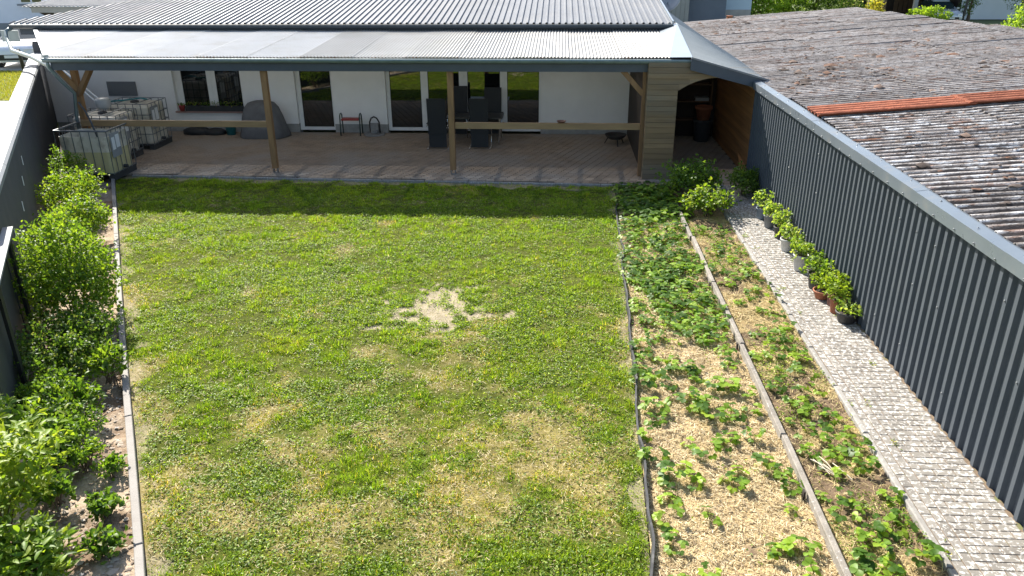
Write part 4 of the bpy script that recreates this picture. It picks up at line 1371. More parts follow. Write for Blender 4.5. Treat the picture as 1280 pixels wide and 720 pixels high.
bush("peony", "light green broad-leaved plant left of the edging, behind the bare soil", "plant", -5.35, 7.25, 0.28, 0.26, 0.36, 50, 9, 0.08, 0.045, GB + GY[:1], 19, low=0.2, twig=0.12, mat="leaf_gloss")
bush("bramble", "low dark ground shrub between the big round bush and the edging board", "bush", -6.0, 8.3, 0.34, 0.42, 0.42, 170, 9, 0.05, 0.034, GD + GB, 40, low=0.0, twig=0.15)
bush("bramble", "low leafy shrub right of the dark panel, behind the tall lime shrub", "bush", -5.25, 6.75, 0.4, 0.4, 0.34, 170, 9, 0.05, 0.034, GD + GB, 41, low=0.0, twig=0.14)
bush("bramble", "mid-green leafy clump between the tall lime shrub and the pale soil", "bush", -5.05, 6.25, 0.22, 0.24, 0.28, 75, 9, 0.055, 0.036, GB + GD, 42, low=0.0, twig=0.14)
bush("bramble", "small dark clump on the pale soil right beside the near edging", "bush", -4.42, 6.25, 0.13, 0.15, 0.15, 30, 8, 0.05, 0.034, GB, 43, low=0.0, twig=0.1)
bush("lance_leaf_shrub", "lime shrub with long pointed leaves filling the corner behind the shortest lime shrub", "bush", -4.75, 4.75, 0.36, 0.3, 0.7, 110, 9, 0.10, 0.04, GY + GB, 44, low=0.0, twig=0.28, lump=0.5, parts=60)
bush("herb_plant", "round tufted plant on the bare soil between two bare patches", "plant", -4.72, 6.35, 0.2, 0.2, 0.28, 50, 9, 0.05, 0.028, GB + GY[:1], 20, low=0.1, twig=0.1)
bush("herb_plant", "bluish-green plant at the far side of the bare soil patch", "plant", -5.05, 6.55, 0.26, 0.22, 0.36, 60, 9, 0.06, 0.04, GD + GB, 21, low=0.1, twig=0.1)
bush("strawberry_plant", "leafy strawberry clump close to the near edging board", "plant", -4.15, 5.65, 0.17, 0.17, 0.18, 34, 8, 0.06, 0.045, GB + GD, 22, low=0.1, twig=0.1, mat="leaf_gloss")
bush("strawberry_plant", "leafy strawberry clump touching the board near the bottom edge", "plant", -3.88, 5.15, 0.2, 0.17, 0.18, 42, 8, 0.055, 0.045, GB + GD + [(0.16, 0.17, 0.08)], 23, low=0.1, twig=0.1, mat="leaf_gloss")
bush("strawberry_plant", "leafy strawberry clump between the tall lime shrub and the bare soil", "plant", -4.75, 5.8, 0.24, 0.22, 0.26, 60, 8, 0.06, 0.045, GB + GD, 24, low=0.1, twig=0.1, mat="leaf_gloss")
bush("lance_leaf_shrub", "tall lime shrub with long pointed leaves at the lower left corner", "bush", -4.9, 5.35, 0.42, 0.66, 1.0, 150, 10, 0.11, 0.038, GY + [(0.17, 0.21, 0.04)], 25, low=0.0, twig=0.36, lump=0.6, parts=150)
bush("lance_leaf_shrub", "shorter lime shrub with long pointed leaves right of the tallest lime shrub", "bush", -4.25, 4.8, 0.32, 0.3, 0.42, 85, 9, 0.10, 0.04, GY + GB, 26, low=0.05, twig=0.2, lump=0.4, parts=120)
bush("lance_leaf_shrub", "lime shrub with long pointed leaves below the black posts", "bush", -5.45, 6.25, 0.26, 0.4, 0.7, 90, 9, 0.10, 0.04, GY + GB, 27, low=0.05, twig=0.22, lump=0.4, parts=60)

# ------------------------------------------------------------------ bushes at the shed and path end
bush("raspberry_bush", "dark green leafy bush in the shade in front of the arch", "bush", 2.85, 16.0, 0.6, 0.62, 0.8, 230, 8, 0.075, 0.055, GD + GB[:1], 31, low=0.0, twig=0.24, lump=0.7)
bush("raspberry_bush", "bright raspberry bush with pale leaves catching the sun before the arch", "bush", 3.0, 14.95, 0.52, 0.45, 0.55, 130, 8, 0.08, 0.06, GB + GY + [(0.16, 0.19, 0.09)], 32, low=0.0, twig=0.24, lump=0.8)
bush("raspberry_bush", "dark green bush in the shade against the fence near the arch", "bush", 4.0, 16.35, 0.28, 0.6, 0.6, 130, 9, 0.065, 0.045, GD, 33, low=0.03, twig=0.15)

# ------------------------------------------------------------------ strawberry plants
rs = np.random.RandomState(99)


def trifoliate(seed, petiole, size, cols_):
    """one strawberry leaf: petiole and three toothed-looking leaflets, growing along +y and up"""
    q = np.random.RandomState(seed)
    V, F, C = [], [], []
    c = np.array(cols_[q.randint(len(cols_))]) * q.uniform(0.85, 1.2)
    tipp = np.array([0, petiole * 0.62, petiole * 0.78])
    mid = np.array([0, petiole * 0.22, petiole * 0.5])
    for a, b in ((np.zeros(3), mid), (mid, tipp)):
        k = len(V)
        for p, r_c in ((a, 0.003), (b, 0.0022)):
            V += [p + np.array([r_c, 0, 0]), p + np.array([-r_c, 0, 0]), p + np.array([0, 0, r_c * 1.5])]
        F += [(k, k + 1, k + 4), (k, k + 4, k + 3), (k + 1, k + 2, k + 5), (k + 1, k + 5, k + 4), (k + 2, k, k + 3), (k + 2, k + 3, k + 5)]
        C += [np.array([0.16, 0.14, 0.05])] * 6
    for ang_ in (0, 78, -78):
        a = R(ang_ + q.uniform(-8, 8))
        d = np.array([math.sin(a), math.cos(a), q.uniform(-0.15, 0.25)]); d /= np.linalg.norm(d)
        s_ = np.array([math.cos(a), -math.sin(a), 0]); nrm = np.cross(s_, d)
        L_ = size * q.uniform(0.85, 1.1); Wd = L_ * 0.86
        fo = q.uniform(0.1, 0.35)
        k = len(V)
        V.append(tipp)
        prof_ = [(0.22, 0.30), (0.5, 0.50), (0.78, 0.40)]
        for t_, w_ in prof_:
            m_ = tipp + d * L_ * t_ - nrm * L_ * 0.12 * t_ * t_
            V += [m_ + s_ * Wd * w_ + nrm * Wd * w_ * fo, m_, m_ - s_ * Wd * w_ + nrm * Wd * w_ * fo]
        V.append(tipp + d * L_ - nrm * L_ * 0.14)
        F += [(k, k + 1, k + 2), (k, k + 2, k + 3)]
        for i in range(2):
            a_ = k + 1 + i * 3; b_ = a_ + 3
            F += [(a_, b_, a_ + 1), (a_ + 1, b_, b_ + 1), (a_ + 1, b_ + 1, a_ + 2), (a_ + 2, b_ + 1, b_ + 2)]
        F += [(k + 7, k + 10, k + 8), (k + 8, k + 10, k + 9)]
        cc = c * q.uniform(0.9, 1.1)
        C += [cc] * 11
    return np.array(V), np.array(F), np.array(C)


SB = [(0.12, 0.205, 0.026), (0.085, 0.16, 0.024), (0.19, 0.27, 0.034), (0.06, 0.12, 0.02), (0.13, 0.21, 0.028)]
TRI = [trifoliate(s_, 0.10 + 0.05 * (s_ % 3) / 2, 0.064, SB) for s_ in range(10)]
TRIM = [npmesh("leaf", v_, f_, "leaf_gloss", c_) for v_, f_, c_ in TRI]


def leaf_pose(q, young):
    az = q.uniform(0, 2 * math.pi)
    tilt = q.uniform(-0.55, 0.3)
    return az, tilt, q.uniform(0.75, 1.2) * young


def clump_mesh(seed, n):
    q = np.random.RandomState(seed)
    Vs, Fs, Cs = [], [], []; k = 0
    for i in range(n):
        v_, f_, c_ = TRI[q.randint(len(TRI))]
        az, tilt, sc = leaf_pose(q, 1.0)
        Mx = np.array(Matrix.Rotation(az, 3, 'Z') @ Matrix.Rotation(tilt, 3, 'X'))
        vv = v_ @ Mx.T * sc + q.normal(0, 0.012, 3) * np.array([1, 1, 0])
        vv[:, 2] = np.maximum(vv[:, 2], 0.004)
        Vs.append(vv); Fs.append(f_ + k); Cs.append(c_ * q.uniform(0.9, 1.1)); k += len(v_)
    return npmesh("strawberry_plant", np.concatenate(Vs), np.concatenate(Fs), "leaf_gloss", np.concatenate(Cs))


CLB = [clump_mesh(200 + s_, 9 + s_ % 4) for s_ in range(6)]
CLS = [clump_mesh(300 + s_, 4 + s_ % 3) for s_ in range(6)]
sb_spots = []


def far_enough(x, y, dmin):
    return all((x - a) ** 2 + (y - b) ** 2 > dmin * dmin for a, b in sb_spots)


def put_strawberry(x, y, group, label, parts, big, s_=1.0):
    sb_spots.append((x, y))
    z = -0.035 + float((fbm(np.array([x]), np.array([y]), 4, 61, 4)[0] - 0.5) * 0.07)
    if parts:
        t = thing("strawberry_plant", label, "plant", (x, y, z), 0, group)
        q = np.random.RandomState(rs.randint(1 << 30))
        for i in range((9 if big else 5) + q.randint(3)):
            az, tilt, sc = leaf_pose(q, s_)
            obj("leaf", TRIM[q.randint(len(TRIM))], t, (q.normal(0, 0.01), q.normal(0, 0.01), 0.003), (tilt, 0, az), (sc, sc, sc))
    else:
        o = obj("strawberry_plant", (CLB if big else CLS)[rs.randint(6)], None, (x, y, z), (0, 0, rs.uniform(0, 6.28)), (s_, s_, s_))
        tag(o, label, "plant", group)


L1, G1 = "strawberry plant in the straw-mulched bed beside the lawn", "strawberry plants in the straw mulch bed"
L1A, G1A = "strawberry plant in the row hugging the wavy black lawn edging", "strawberry plants along the black edging"
L1B, G1B = "strawberry plant in the row on the mulched side of the grey kerb", "strawberry plants along the kerb"
L5, G5 = "strawberry plant in the thinner patch of mulch between the dense patch and the terrace shade", "strawberry plants beyond the dense patch"
L6, G6 = "strawberry plant in the strawy far half of the path bed", "strawberry plants in the far path bed"
L2, G2 = "strawberry plant among green weeds in the near half of the path bed", "strawberry plants in the weedy path bed"
L3, G3 = "strawberry plant in the dense row of the mulched bed, mid-way along it", "strawberry plants in the dense mid-bed patch"
L4, G4 = "strawberry plant in the shade at the terrace end of the bed", "strawberry plants in the shade by the terrace"
# near rows: a column along the black edging, a column along the kerb, loose ones between
y = 4.6
while y < 10.2:
    for xc, jx, pb, big in ((1.10, 0.05, 0.9, True), (1.45, 0.10, 0.5, False), (1.80, 0.10, 0.5, True), (2.22, 0.07, 0.8, True)):
        if rs.rand() < pb:
            x = xc + rs.normal(0, jx) ; yy = y + rs.uniform(-0.1, 0.1)
            if plast_x(yy) + 0.08 < x < KX - 0.1 and far_enough(x, yy, 0.16):
                put_strawberry(x, yy, *((G1A, L1A) if xc < 1.2 else (G1B, L1B) if xc > 2 else (G1, L1)), yy < 8.6, big and rs.rand() < 0.75, rs.uniform(0.75, 1.15))
    y += 0.24
for yy, x in ((7.9, 1.7), (7.75, 1.75), (8.2, 2.1), (8.25, 1.95), (7.6, 2.0), (8.5, 1.25), (8.65, 1.6)):
    if far_enough(x, yy, 0.12): put_strawberry(x, yy, G1, L1, True, True, 1.1)
cnt = 0
while cnt < 78:
    x = rs.uniform(1.22, KX - 0.12); yy = rs.uniform(8.9, 12.5)
    if rs.rand() > float(sstep(8.6, 11.0, yy)): continue
    if far_enough(x, yy, 0.125): put_strawberry(x, yy, G3, L3, False, True, rs.uniform(0.85, 1.25)); cnt += 1
    elif rs.rand() < 0.02: cnt += 1
cnt = 0
while cnt < 36:
    x = rs.uniform(1.3, KX - 0.12); yy = rs.uniform(12.5, 14.7)
    if far_enough(x, yy, 0.15): put_strawberry(x, yy, G5, L5, False, rs.rand() < 0.7, rs.uniform(0.9, 1.35)); cnt += 1
    elif rs.rand() < 0.02: cnt += 1
cnt = 0
while cnt < 62:
    x = rs.uniform(1.35, 2.5); yy = rs.uniform(14.6, 16.8)
    if far_enough(x, yy, 0.13): put_strawberry(x, yy, G4, L4, False, True, rs.uniform(1.1, 1.7)); cnt += 1
    elif rs.rand() < 0.02: cnt += 1
cnt = 0
while cnt < 84:
    yy = rs.uniform(4.7, 14.2); x = rs.uniform(KX + 0.12, PX0 - 0.1)
    if yy > 9.3 and rs.rand() < 0.55: continue
    if far_enough(x, yy, 0.15): put_strawberry(x, yy, *((G2, L2) if yy < 9.3 else (G6, L6)), yy < 8.0, rs.rand() < 0.45, rs.uniform(0.7, 1.15)); cnt += 1

# ------------------------------------------------------------------ straw mulch, weeds
def straws(n, xr, yr, keep, L0, L1_, wd, cols_, seed, zbase):
    q = np.random.RandomState(seed)
    x = q.uniform(*xr, n); y = q.uniform(*yr, n)
    m = keep(x, y) > q.rand(n)
    x, y = x[m], y[m]; n = len(x)
    z = zbase(x, y) + q.uniform(0.002, 0.02, n)
    az = q.uniform(0, 2 * np.pi, n); el = q.normal(0, 0.22, n)
    D = np.stack([np.cos(az) * np.cos(el), np.sin(az) * np.cos(el), np.sin(el)], 1)
    Sd = np.stack([-np.sin(az), np.cos(az), q.normal(0, 0.4, n)], 1)
    L_ = q.uniform(L0, L1_, n)[:, None]; w_ = wd * q.uniform(0.6, 1.4, n)[:, None]
    P = np.stack([x, y, z], 1)
    V = np.stack([P - D * L_ / 2 - Sd * w_ / 2, P + D * L_ / 2 - Sd * w_ / 2, P + D * L_ / 2 + Sd * w_ / 2, P - D * L_ / 2 + Sd * w_ / 2], 1).reshape(-1, 3)
    F = np.arange(4 * n).reshape(-1, 4)
    C = np.repeat(pick(q, cols_, n, 0.25), 4, 0)
    return V, F, C


bedz = lambda X, Y: -0.035 + (fbm(X, Y, 4, 61, 4) - 0.5) * 0.07 + (fbm(X, Y, 22, 62, 2) - 0.5) * 0.025
SC = [(0.60, 0.485, 0.275), (0.51, 0.39, 0.20), (0.70, 0.59, 0.38), (0.24, 0.165, 0.085), (0.56, 0.445, 0.245)]
V, F, C = straws(70000, (0.9, KX), (4.3, 15), lambda x, y: straw_amt(x, y) * (x > plast_x(y) + 0.02), 0.015, 0.07, 0.0045, SC, 1, bedz)
o = obj("straw_mulch", npmesh("straw_mulch", V, F, "straw", C)); tag(o, "pale straw mulch spread over the strawberry bed", "straw", kind='stuff')
SC2 = [(0.52, 0.41, 0.18), (0.44, 0.34, 0.15), (0.58, 0.48, 0.24), (0.32, 0.24, 0.11)]
V, F, C = straws(26000, (KX + 0.05, PX0), (4.3, 14.6), lambda x, y: 0.25 + 0.75 * straw_amt(x, y), 0.03, 0.11, 0.004, SC2, 2, bedz)
o = obj("dry_grass", npmesh("dry_grass", V, F, "straw", C)); tag(o, "tufts of dry yellow grass lying in the path bed", "dry grass", kind='stuff')
# a few pale dead stalks and a light stick
q = np.random.RandomState(3)
for k in range(7):
    a = R(112 + q.normal(0, 9)); x = 2.86 + q.uniform(-0.1, 0.12); y = 6.55 + q.uniform(-0.12, 0.12); L_ = q.uniform(0.18, 0.3)
    tag(MB().tube([(x, y, 0.02), (x + L_ * 0.5 * math.cos(a), y + L_ * 0.5 * math.sin(a), 0.035), (x + L_ * math.cos(a), y + L_ * math.sin(a), 0.022)], 0.006, 5).build("dead_stalk", "dead_straw", at=(x, y, 0.02)),
        "pale dead stalk lying among the weeds near the kerb", "stalk", "pale dead stalks lying in the path bed")


def carpet(name, label, n, xr, yr, keep, L_, W_, cols_, seed, zf, hmax, mat="leaf", kind='stuff', tilt=0.6, parent=None, cat=None):
    q = np.random.RandomState(seed)
    x = q.uniform(*xr, n); y = q.uniform(*yr, n)
    m = keep(x, y) > q.rand(n)
    x, y = x[m], y[m]; n = len(x)
    z = zf(x, y) + q.uniform(0.004, 1, n) ** 1.5 * hmax
    P = np.stack([x, y, z], 1)
    D = unit(np.stack([q.normal(0, 1, n), q.normal(0, 1, n), q.uniform(-0.1, 0.6, n)], 1))
    N = unit(np.stack([q.normal(0, tilt, n), q.normal(0, tilt, n), np.ones(n)], 1))
    C = pick(q, cols_, n, 0.2)
    V, F, k = leaf_arrays(P, D, N, L_ * q.uniform(0.5, 1.25, n), W_ * q.uniform(0.6, 1.25, n), 0.2, 0.2, False)
    o = obj(name, npmesh(name, V, F, mat, np.repeat(C, k, 0)), parent)
    tag(o, label, cat, kind=kind)
    return o


GW = [(0.13, 0.19, 0.035), (0.10, 0.16, 0.03), (0.18, 0.23, 0.045), (0.08, 0.13, 0.03)]
carpet("weeds", "low green weeds growing through the path bed", 15000, (KX + 0.05, PX0), (4.3, 14.8), lambda x, y: sstep(0.50, 0.60, fbm(x, y, 2.6, 91, 4)) * (0.55 + 0.45 * (y < 9.5)), 0.03, 0.016, GW, 71, bedz, 0.06, cat="weeds")
carpet("weeds", "low weeds between the strawberries of the mulched bed", 26000, (1.0, KX - 0.03), (4.3, 16.9),
       lambda x, y: np.clip(sstep(0.60, 0.66, fbm(x, y, 2.9, 92, 4)) * 0.12 + 0.6 * sstep(9.0, 11.0, y) * sstep(13.2, 11.9, y) * sstep(0.36, 0.5, fbm(x, y, 3, 93, 3)) + 0.30 * sstep(12.4, 13, y), 0, 1), 0.034, 0.02, GW + SB, 72, bedz, 0.07, cat="weeds")
lsoil = lambda X, Y: -0.05 + (fbm(X, Y, 3, 41, 4) - 0.5) * 0.13
carpet("weeds", "low weeds covering the soil of the shrub bed", 60000, (-11, -2.5), (4.0, 17.2),
       lambda x, y: (x > wall_x(y) + 0.05) * (x < edge_x(y) - 0.12) * np.clip(sstep(0.50, 0.60, fbm(x, y, 2.4, 94, 4)) * 0.45 * sstep(0.9, 1.3, edge_x(y) - x + 0.5) + 0.5 * sstep(0.5, 0.2, x - wall_x(y)), 0, 1), 0.035, 0.02, GD + GB, 73, lsoil, 0.08, cat="weeds")
# tiny weeds in the path joints
q = np.random.RandomState(8)
for k in range(16):
    yy = q.uniform(5.0, 14.2); x = q.choice((3.43, 3.52, 3.62, 3.83, 4.02)) + q.normal(0, 0.01)
    n = q.randint(8, 20)
    P = np.stack([q.normal(0, 0.02, n), q.normal(0, 0.035, n), np.full(n, 0.004)], 1)
    D = unit(np.stack([q.normal(0, 1, n), q.normal(0, 1, n), q.uniform(0.2, 1, n)], 1)); N = unit(np.stack([q.normal(0, .5, n), q.normal(0, .5, n), np.ones(n)], 1))
    o = obj("joint_weed", leaf_mesh("joint_weed", P, D, N, q.uniform(0.02, 0.05, n), q.uniform(0.008, 0.014, n), pick(q, GY + [(0.25, 0.22, 0.08)], n), long=False), None, (x, yy, 0))
    tag(o, "small weed tuft sprouting from a joint of the paved path", "weed", "weed tufts in the path joints")

# clods and pebbles in the left bed
q = np.random.RandomState(17)
Vs, Fs, Cs = [], [], []; k = 0
for i in range(1500):
    yy = q.uniform(4.3, 12.5); x = float(edge_x(yy)) - q.uniform(0.08, 1.1)
    sz = q.uniform(0.008, 0.022) if q.rand() < 0.93 else q.uniform(0.025, 0.045)
    z = float(lsoil(np.array([x]), np.array([yy]))[0]) + 0.005
    v_ = oc * (1 + q.uniform(-0.3, 0.3, (9, 1))) * np.array([sz * q.uniform(0.8, 1.5), sz, sz * 0.7])
    Vs.append(v_ + np.array([x, yy, z])); Fs.append(of + k); k += 9
    Cs.append(np.tile(np.array([(0.40, 0.33, 0.26), (0.26, 0.2, 0.15), (0.5, 0.46, 0.42)])[q.choice(3, p=(0.5, 0.42, 0.08))], (9, 1)))
o = obj("soil_clods", npmesh("soil_clods", np.concatenate(Vs), np.concatenate(Fs), "moss", np.concatenate(Cs))); tag(o, "crumbly clods on the soil of the shrub bed", "soil", kind='stuff')


# ------------------------------------------------------------------ lawn grass
def grass(name, label, n, y0, y1, seed, hl, wd, fill=False):
    q = np.random.RandomState(seed)
    x = q.uniform(-10.3, 1.3, n); y = q.uniform(y0, y1, n)
    ok = (x > edge_x(y) + 0.01) & (x < plast_x(y) - 0.0) & (y < PF(x) - 0.03)
    x, y = x[ok], y[ok]
    # clump: pull blades towards tuft centres
    b = bare(x, y); d = dry(x, y)
    keep = q.rand(len(x)) > (0.97 * sstep(0.25, 0.75, b) + 0.25 * d * (1 - b))
    x, y, d = x[keep], y[keep], d[keep]
    cl = fbm(x, y, 10.0, 18, 3)
    kk = q.rand(len(x)) < (1.0 if fill else 0.5 + 0.5 * sstep(0.38, 0.60, cl))
    x, y, d, cl = x[kk], y[kk], d[kk], cl[kk]
    n = len(x)
    th = fbm(x, y, 3.2, 15, 4)                       # lush or thin
    hgt = hl * (0.45 + 1.0 * sstep(0.35, 0.7, th)) * (0.55 + 0.8 * sstep(0.4, 0.65, cl)) * q.uniform(0.5, 1.25, n) * (1 - 0.35 * d)
    zz = LAWN_Z + (fbm(x, y, 1.2, 4, 3) - 0.5) * 0.05 + (fbm(x, y, 7, 9, 2) - 0.5) * 0.02 - 0.004
    az = q.uniform(0, 2 * np.pi, n); ln = np.clip(np.abs(q.normal(0.95, 0.4, n)), 0, 1.45)
    D = np.stack([np.cos(az) * np.sin(ln), np.sin(az) * np.sin(ln), np.cos(ln)], 1)
    Sd = np.stack([-np.sin(az), np.cos(az), np.zeros(n)], 1)
    w_ = wd * q.uniform(0.6, 1.4, n)[:, None]
    P = np.stack([x, y, zz], 1)
    V = np.stack([P - Sd * w_ / 2, P + Sd * w_ / 2, P + D * hgt[:, None]], 1).reshape(-1, 3)
    F = np.arange(3 * n).reshape(-1, 3)
    hue = fbm(x, y, 1.1, 25, 3)[:, None]
    gr = np.array([0.105, 0.20, 0.014]) * (1 - hue) + np.array([0.185, 0.25, 0.024]) * hue
    st = np.array([0.38, 0.32, 0.12])
    isdry = q.rand(n) < (0.04 + 0.42 * d)
    C = np.where(isdry[:, None], st * q.uniform(0.65, 1.25, (n, 1)), gr * q.uniform(0.6, 1.45, (n, 1)) * (0.62 + 0.7 * fbm(x, y, 13.0, 19, 2)[:, None]))
    o = obj(name, npmesh(name, V, F, "grass", np.repeat(C, 3, 0)))
    tag(o, label, "grass", kind='stuff')


grass("grass", "patchy sunlit lawn grass, half dried, across the near garden", 640000, 4.2, 9.2, 1, 0.046, 0.0085)
grass("grass", "short lawn grass towards the terrace", 620000, 9.2, 17.5, 2, 0.048, 0.0115)
grass("grass", "very short turf between the tufts of the lawn", 620000, 4.2, 17.5, 3, 0.026, 0.0105, fill=True)
GC = [(0.12, 0.19, 0.018), (0.09, 0.15, 0.016), (0.165, 0.235, 0.022), (0.22, 0.27, 0.06), (0.06, 0.105, 0.014)]


def clover(x, y):
    ok = (x > edge_x(y) + 0.05) & (x < plast_x(y) - 0.03)
    return ok * (1 - sstep(0.3, 0.6, bare(x, y))) * (0.07 + 0.93 * sstep(0.49, 0.57, 0.6 * fbm(x, y, 1.4, 66, 3) + 0.4 * fbm(x, y, 6.5, 68, 3) + 0.02 * (y < 8))) * (1 - 0.6 * dry(x, y))


lz = lambda X, Y: LAWN_Z + (fbm(X, Y, 1.2, 4, 3) - 0.5) * 0.05
carpet("clover_leaves", "dark broad-leaved weeds and clover patches in the lawn", 300000, (-9, 1.2), (4.2, 16.5), clover, 0.032, 0.019, GC, 81, lz, 0.05, mat="leaf_gloss", tilt=0.5, cat="clover")
# little tufts inside the bare patch
carpet("clover_leaves", "sprouting green tufts in the bare sandy patch", 30000, (-3.1, -0.2), (9.2, 11.7), lambda x, y: sstep(0.56, 0.63, fbm(x, y, 5.5, 67, 3)) * 0.85, 0.035, 0.014, GC, 82, lz, 0.05, tilt=0.9, cat="clover")
# dry clippings
V, F, C = straws(150000, (-9.5, 1.2), (4.2, 16.0), lambda x, y: (1 - 0.9 * bare(x, y)) * (x > edge_x(y) + 0.03) * (x < plast_x(y)) * (0.15 + 0.85 * dry(x, y)), 0.015, 0.06, 0.0042, [(0.42, 0.34, 0.16), (0.30, 0.23, 0.10), (0.50, 0.42, 0.22), (0.22, 0.17, 0.08)], 9, lambda X, Y: lz(X, Y) + 0.012)
o = obj("lawn_thatch", npmesh("lawn_thatch", V, F, "straw", C)); tag(o, "dead straw-coloured blades lying in the lawn", "dry grass", kind='stuff')


# ================================================================== POTTED PLANTS ALONG THE FENCE
def potted(label, x, y, r_c, h_, mat, ph_, n_tips, cols_, seed, rim=True):
    t = thing("potted_plant", label, "potted plant", (x, y, 0.0), 0, "potted plants lined up along the metal fence")
    b = MB().lathe((0, 0, 0.003), [(r_c * 0.72, 0), (r_c * 0.76, 0.01), (r_c * 0.97, h_ - 0.03), (r_c * 1.06, h_ - 0.028), (r_c * 1.08, h_), (r_c * 0.96, h_), (r_c * 0.93, h_ - 0.03), (0.01, h_ - 0.035)], 20)
    obj("pot", b.mesh("pot", mat, True), t)
    s_ = MB().lathe((0, 0, h_ - 0.03), [(r_c * 0.92, 0), (r_c * 0.5, 0.008), (0.01, 0.012)], 14)
    obj("soil", s_.mesh("soil", "pot_soil", True), t)
    q = np.random.RandomState(seed)
    th = q.uniform(0, 2 * np.pi, n_tips); r_c *= 0.92; h_ *= 0.92; ph_ *= 0.85
    rr = np.sqrt(q.rand(n_tips)) * r_c * 1.6
    hz = h_ + ph_ * (0.25 + 0.75 * q.rand(n_tips) * (1 - 0.3 * rr / (r_c * 1.7)))
    tips = np.stack([rr * np.cos(th), rr * np.sin(th), hz], 1)
    tips[:, 0] = np.minimum(tips[:, 0], FX - x - 0.05)
    P, D, N, Ls, Ws, C = twig_leaves(q, tips, 6, 0.09, 0.062, 0.045, cols_)
    P[:, 0] = np.minimum(P[:, 0], FX - x - 0.04)
    obj("foliage", leaf_mesh("foliage", P, D, N, Ls, Ws, C, "leaf"), t)
    sb = MB()
    for i in range(min(9, n_tips)):
        p = tips[i]
        sb.tube([(0.02 * math.cos(i), 0.02 * math.sin(i), h_ - 0.03), (p[0] * 0.5, p[1] * 0.5, h_ + (p[2] - h_) * 0.6), tuple(p)], 0.005, 5, 0.002)
    obj("stem", sb.mesh("stem", "stem_green"), t)


PL = [(0.17, 0.23, 0.06), (0.13, 0.20, 0.045), (0.21, 0.25, 0.10), (0.10, 0.16, 0.035)]
pots = [("pale-leaved plant in a blue-grey pot, farthest along the fence", 4.0, 14.72, 0.11, 0.22, "blue_pot", 0.42, 34, PL),
        ("tall bright plant in a mid-grey pot next to the blue-grey one", 4.02, 14.2, 0.11, 0.24, "grey_pot", 0.40, 34, PL),
        ("bushy plant in a dark pot between the mid-grey pot and the pale grey pot", 4.06, 13.6, 0.11, 0.22, "black_pot", 0.42, 36, PL),
        ("pale-leaved plant in a pale grey pot, the farther of the pale pots", 4.02, 12.95, 0.12, 0.22, "pale_pot", 0.36, 36, PL),
        ("dark-leaved plant in a small black pot between the pale pots", 4.1, 12.5, 0.10, 0.2, "black_pot", 0.30, 26, GB + PL),
        ("spreading plant in a whitish bucket-shaped pot, the nearer of the pale pots", 4.0, 12.05, 0.13, 0.27, "pale_pot", 0.30, 40, PL + GY[:2]),
        ("slim plant in a tall black pot tucked against the fence", 4.12, 11.68, 0.09, 0.25, "black_pot", 0.28, 22, GB),
        ("round leafy plant in the biggest dark pot of the row", 4.04, 11.3, 0.15, 0.25, "black_pot", 0.28, 42, GB + PL[:2]),
        ("yellow-green plant in a shallow orange terracotta bowl", 4.02, 10.93, 0.14, 0.13, "terracotta", 0.36, 40, GY),
        ("yellow-green plant in a dark brown pot behind the red-brown pot", 4.1, 10.68, 0.11, 0.2, "brown_pot", 0.42, 38, GY),
        ("leafy plant in a red-brown clay pot, second nearest in the row", 4.06, 10.42, 0.11, 0.22, "terracotta", 0.34, 38, GY),
        ("low plant in a wide black bowl, nearest end of the row", 4.1, 10.12, 0.15, 0.16, "black_pot", 0.20, 24, PL)]
for k, p in enumerate(pots):
    potted(*p, seed=500 + k)

# window box
wb = thing("window_box", "long dark planter with low flowers on the window sill", "planter", (-9.95, 22.2, 0.6))
MB().bx(-10.72, -9.02, 22.155, 22.30, 0.60, 0.745, 0.01).build("trough", "planter_dark", wb)
q = np.random.RandomState(44)
n = 260
P = np.stack([q.uniform(-0.75, 0.9, n), q.normal(0, 0.05, n) + 0.02, 0.15 + q.uniform(0, 0.1, n)], 1)
D = unit(q.normal(0, 1, (n, 3)) + np.array([0, -0.3, 0.5])); N = unit(q.normal(0, 0.6, (n, 3)) + np.array([0, 0, 1]))
obj("foliage", leaf_mesh("foliage", P, D, N, q.uniform(0.03, 0.06, n), q.uniform(0.02, 0.03, n), pick(q, GD + GB + [(0.3, 0.24, 0.1)], n), long=False), wb)
fp = thing("flower_pot", "small red pot with a dark seedling at the left end of the sill", "pot", (-10.83, 22.2, 0.6))
MB().lathe((-10.83, 22.2, 0.6), [(0.06, 0), (0.09, 0.14), (0.095, 0.16), (0.08, 0.16), (0.01, 0.14)], 14).build("pot", "red_seat", fp, True)
P = np.array([(0, 0, 0.15)] * 14) + q.normal(0, 0.03, (14, 3)) * np.array([1, 1, 0.3]); D = unit(q.normal(0, 1, (14, 3)) + np.array([0, 0, 1.2]))
obj("foliage", leaf_mesh("foliage", P, D, unit(q.normal(0, 1, (14, 3))), np.full(14, 0.1), np.full(14, 0.04), pick(q, GD, 14), long=False), fp)


# ================================================================== BACKGROUND
def at(px, py, Y):      # used only to look up far placements while writing; kept as plain world formula
    pass


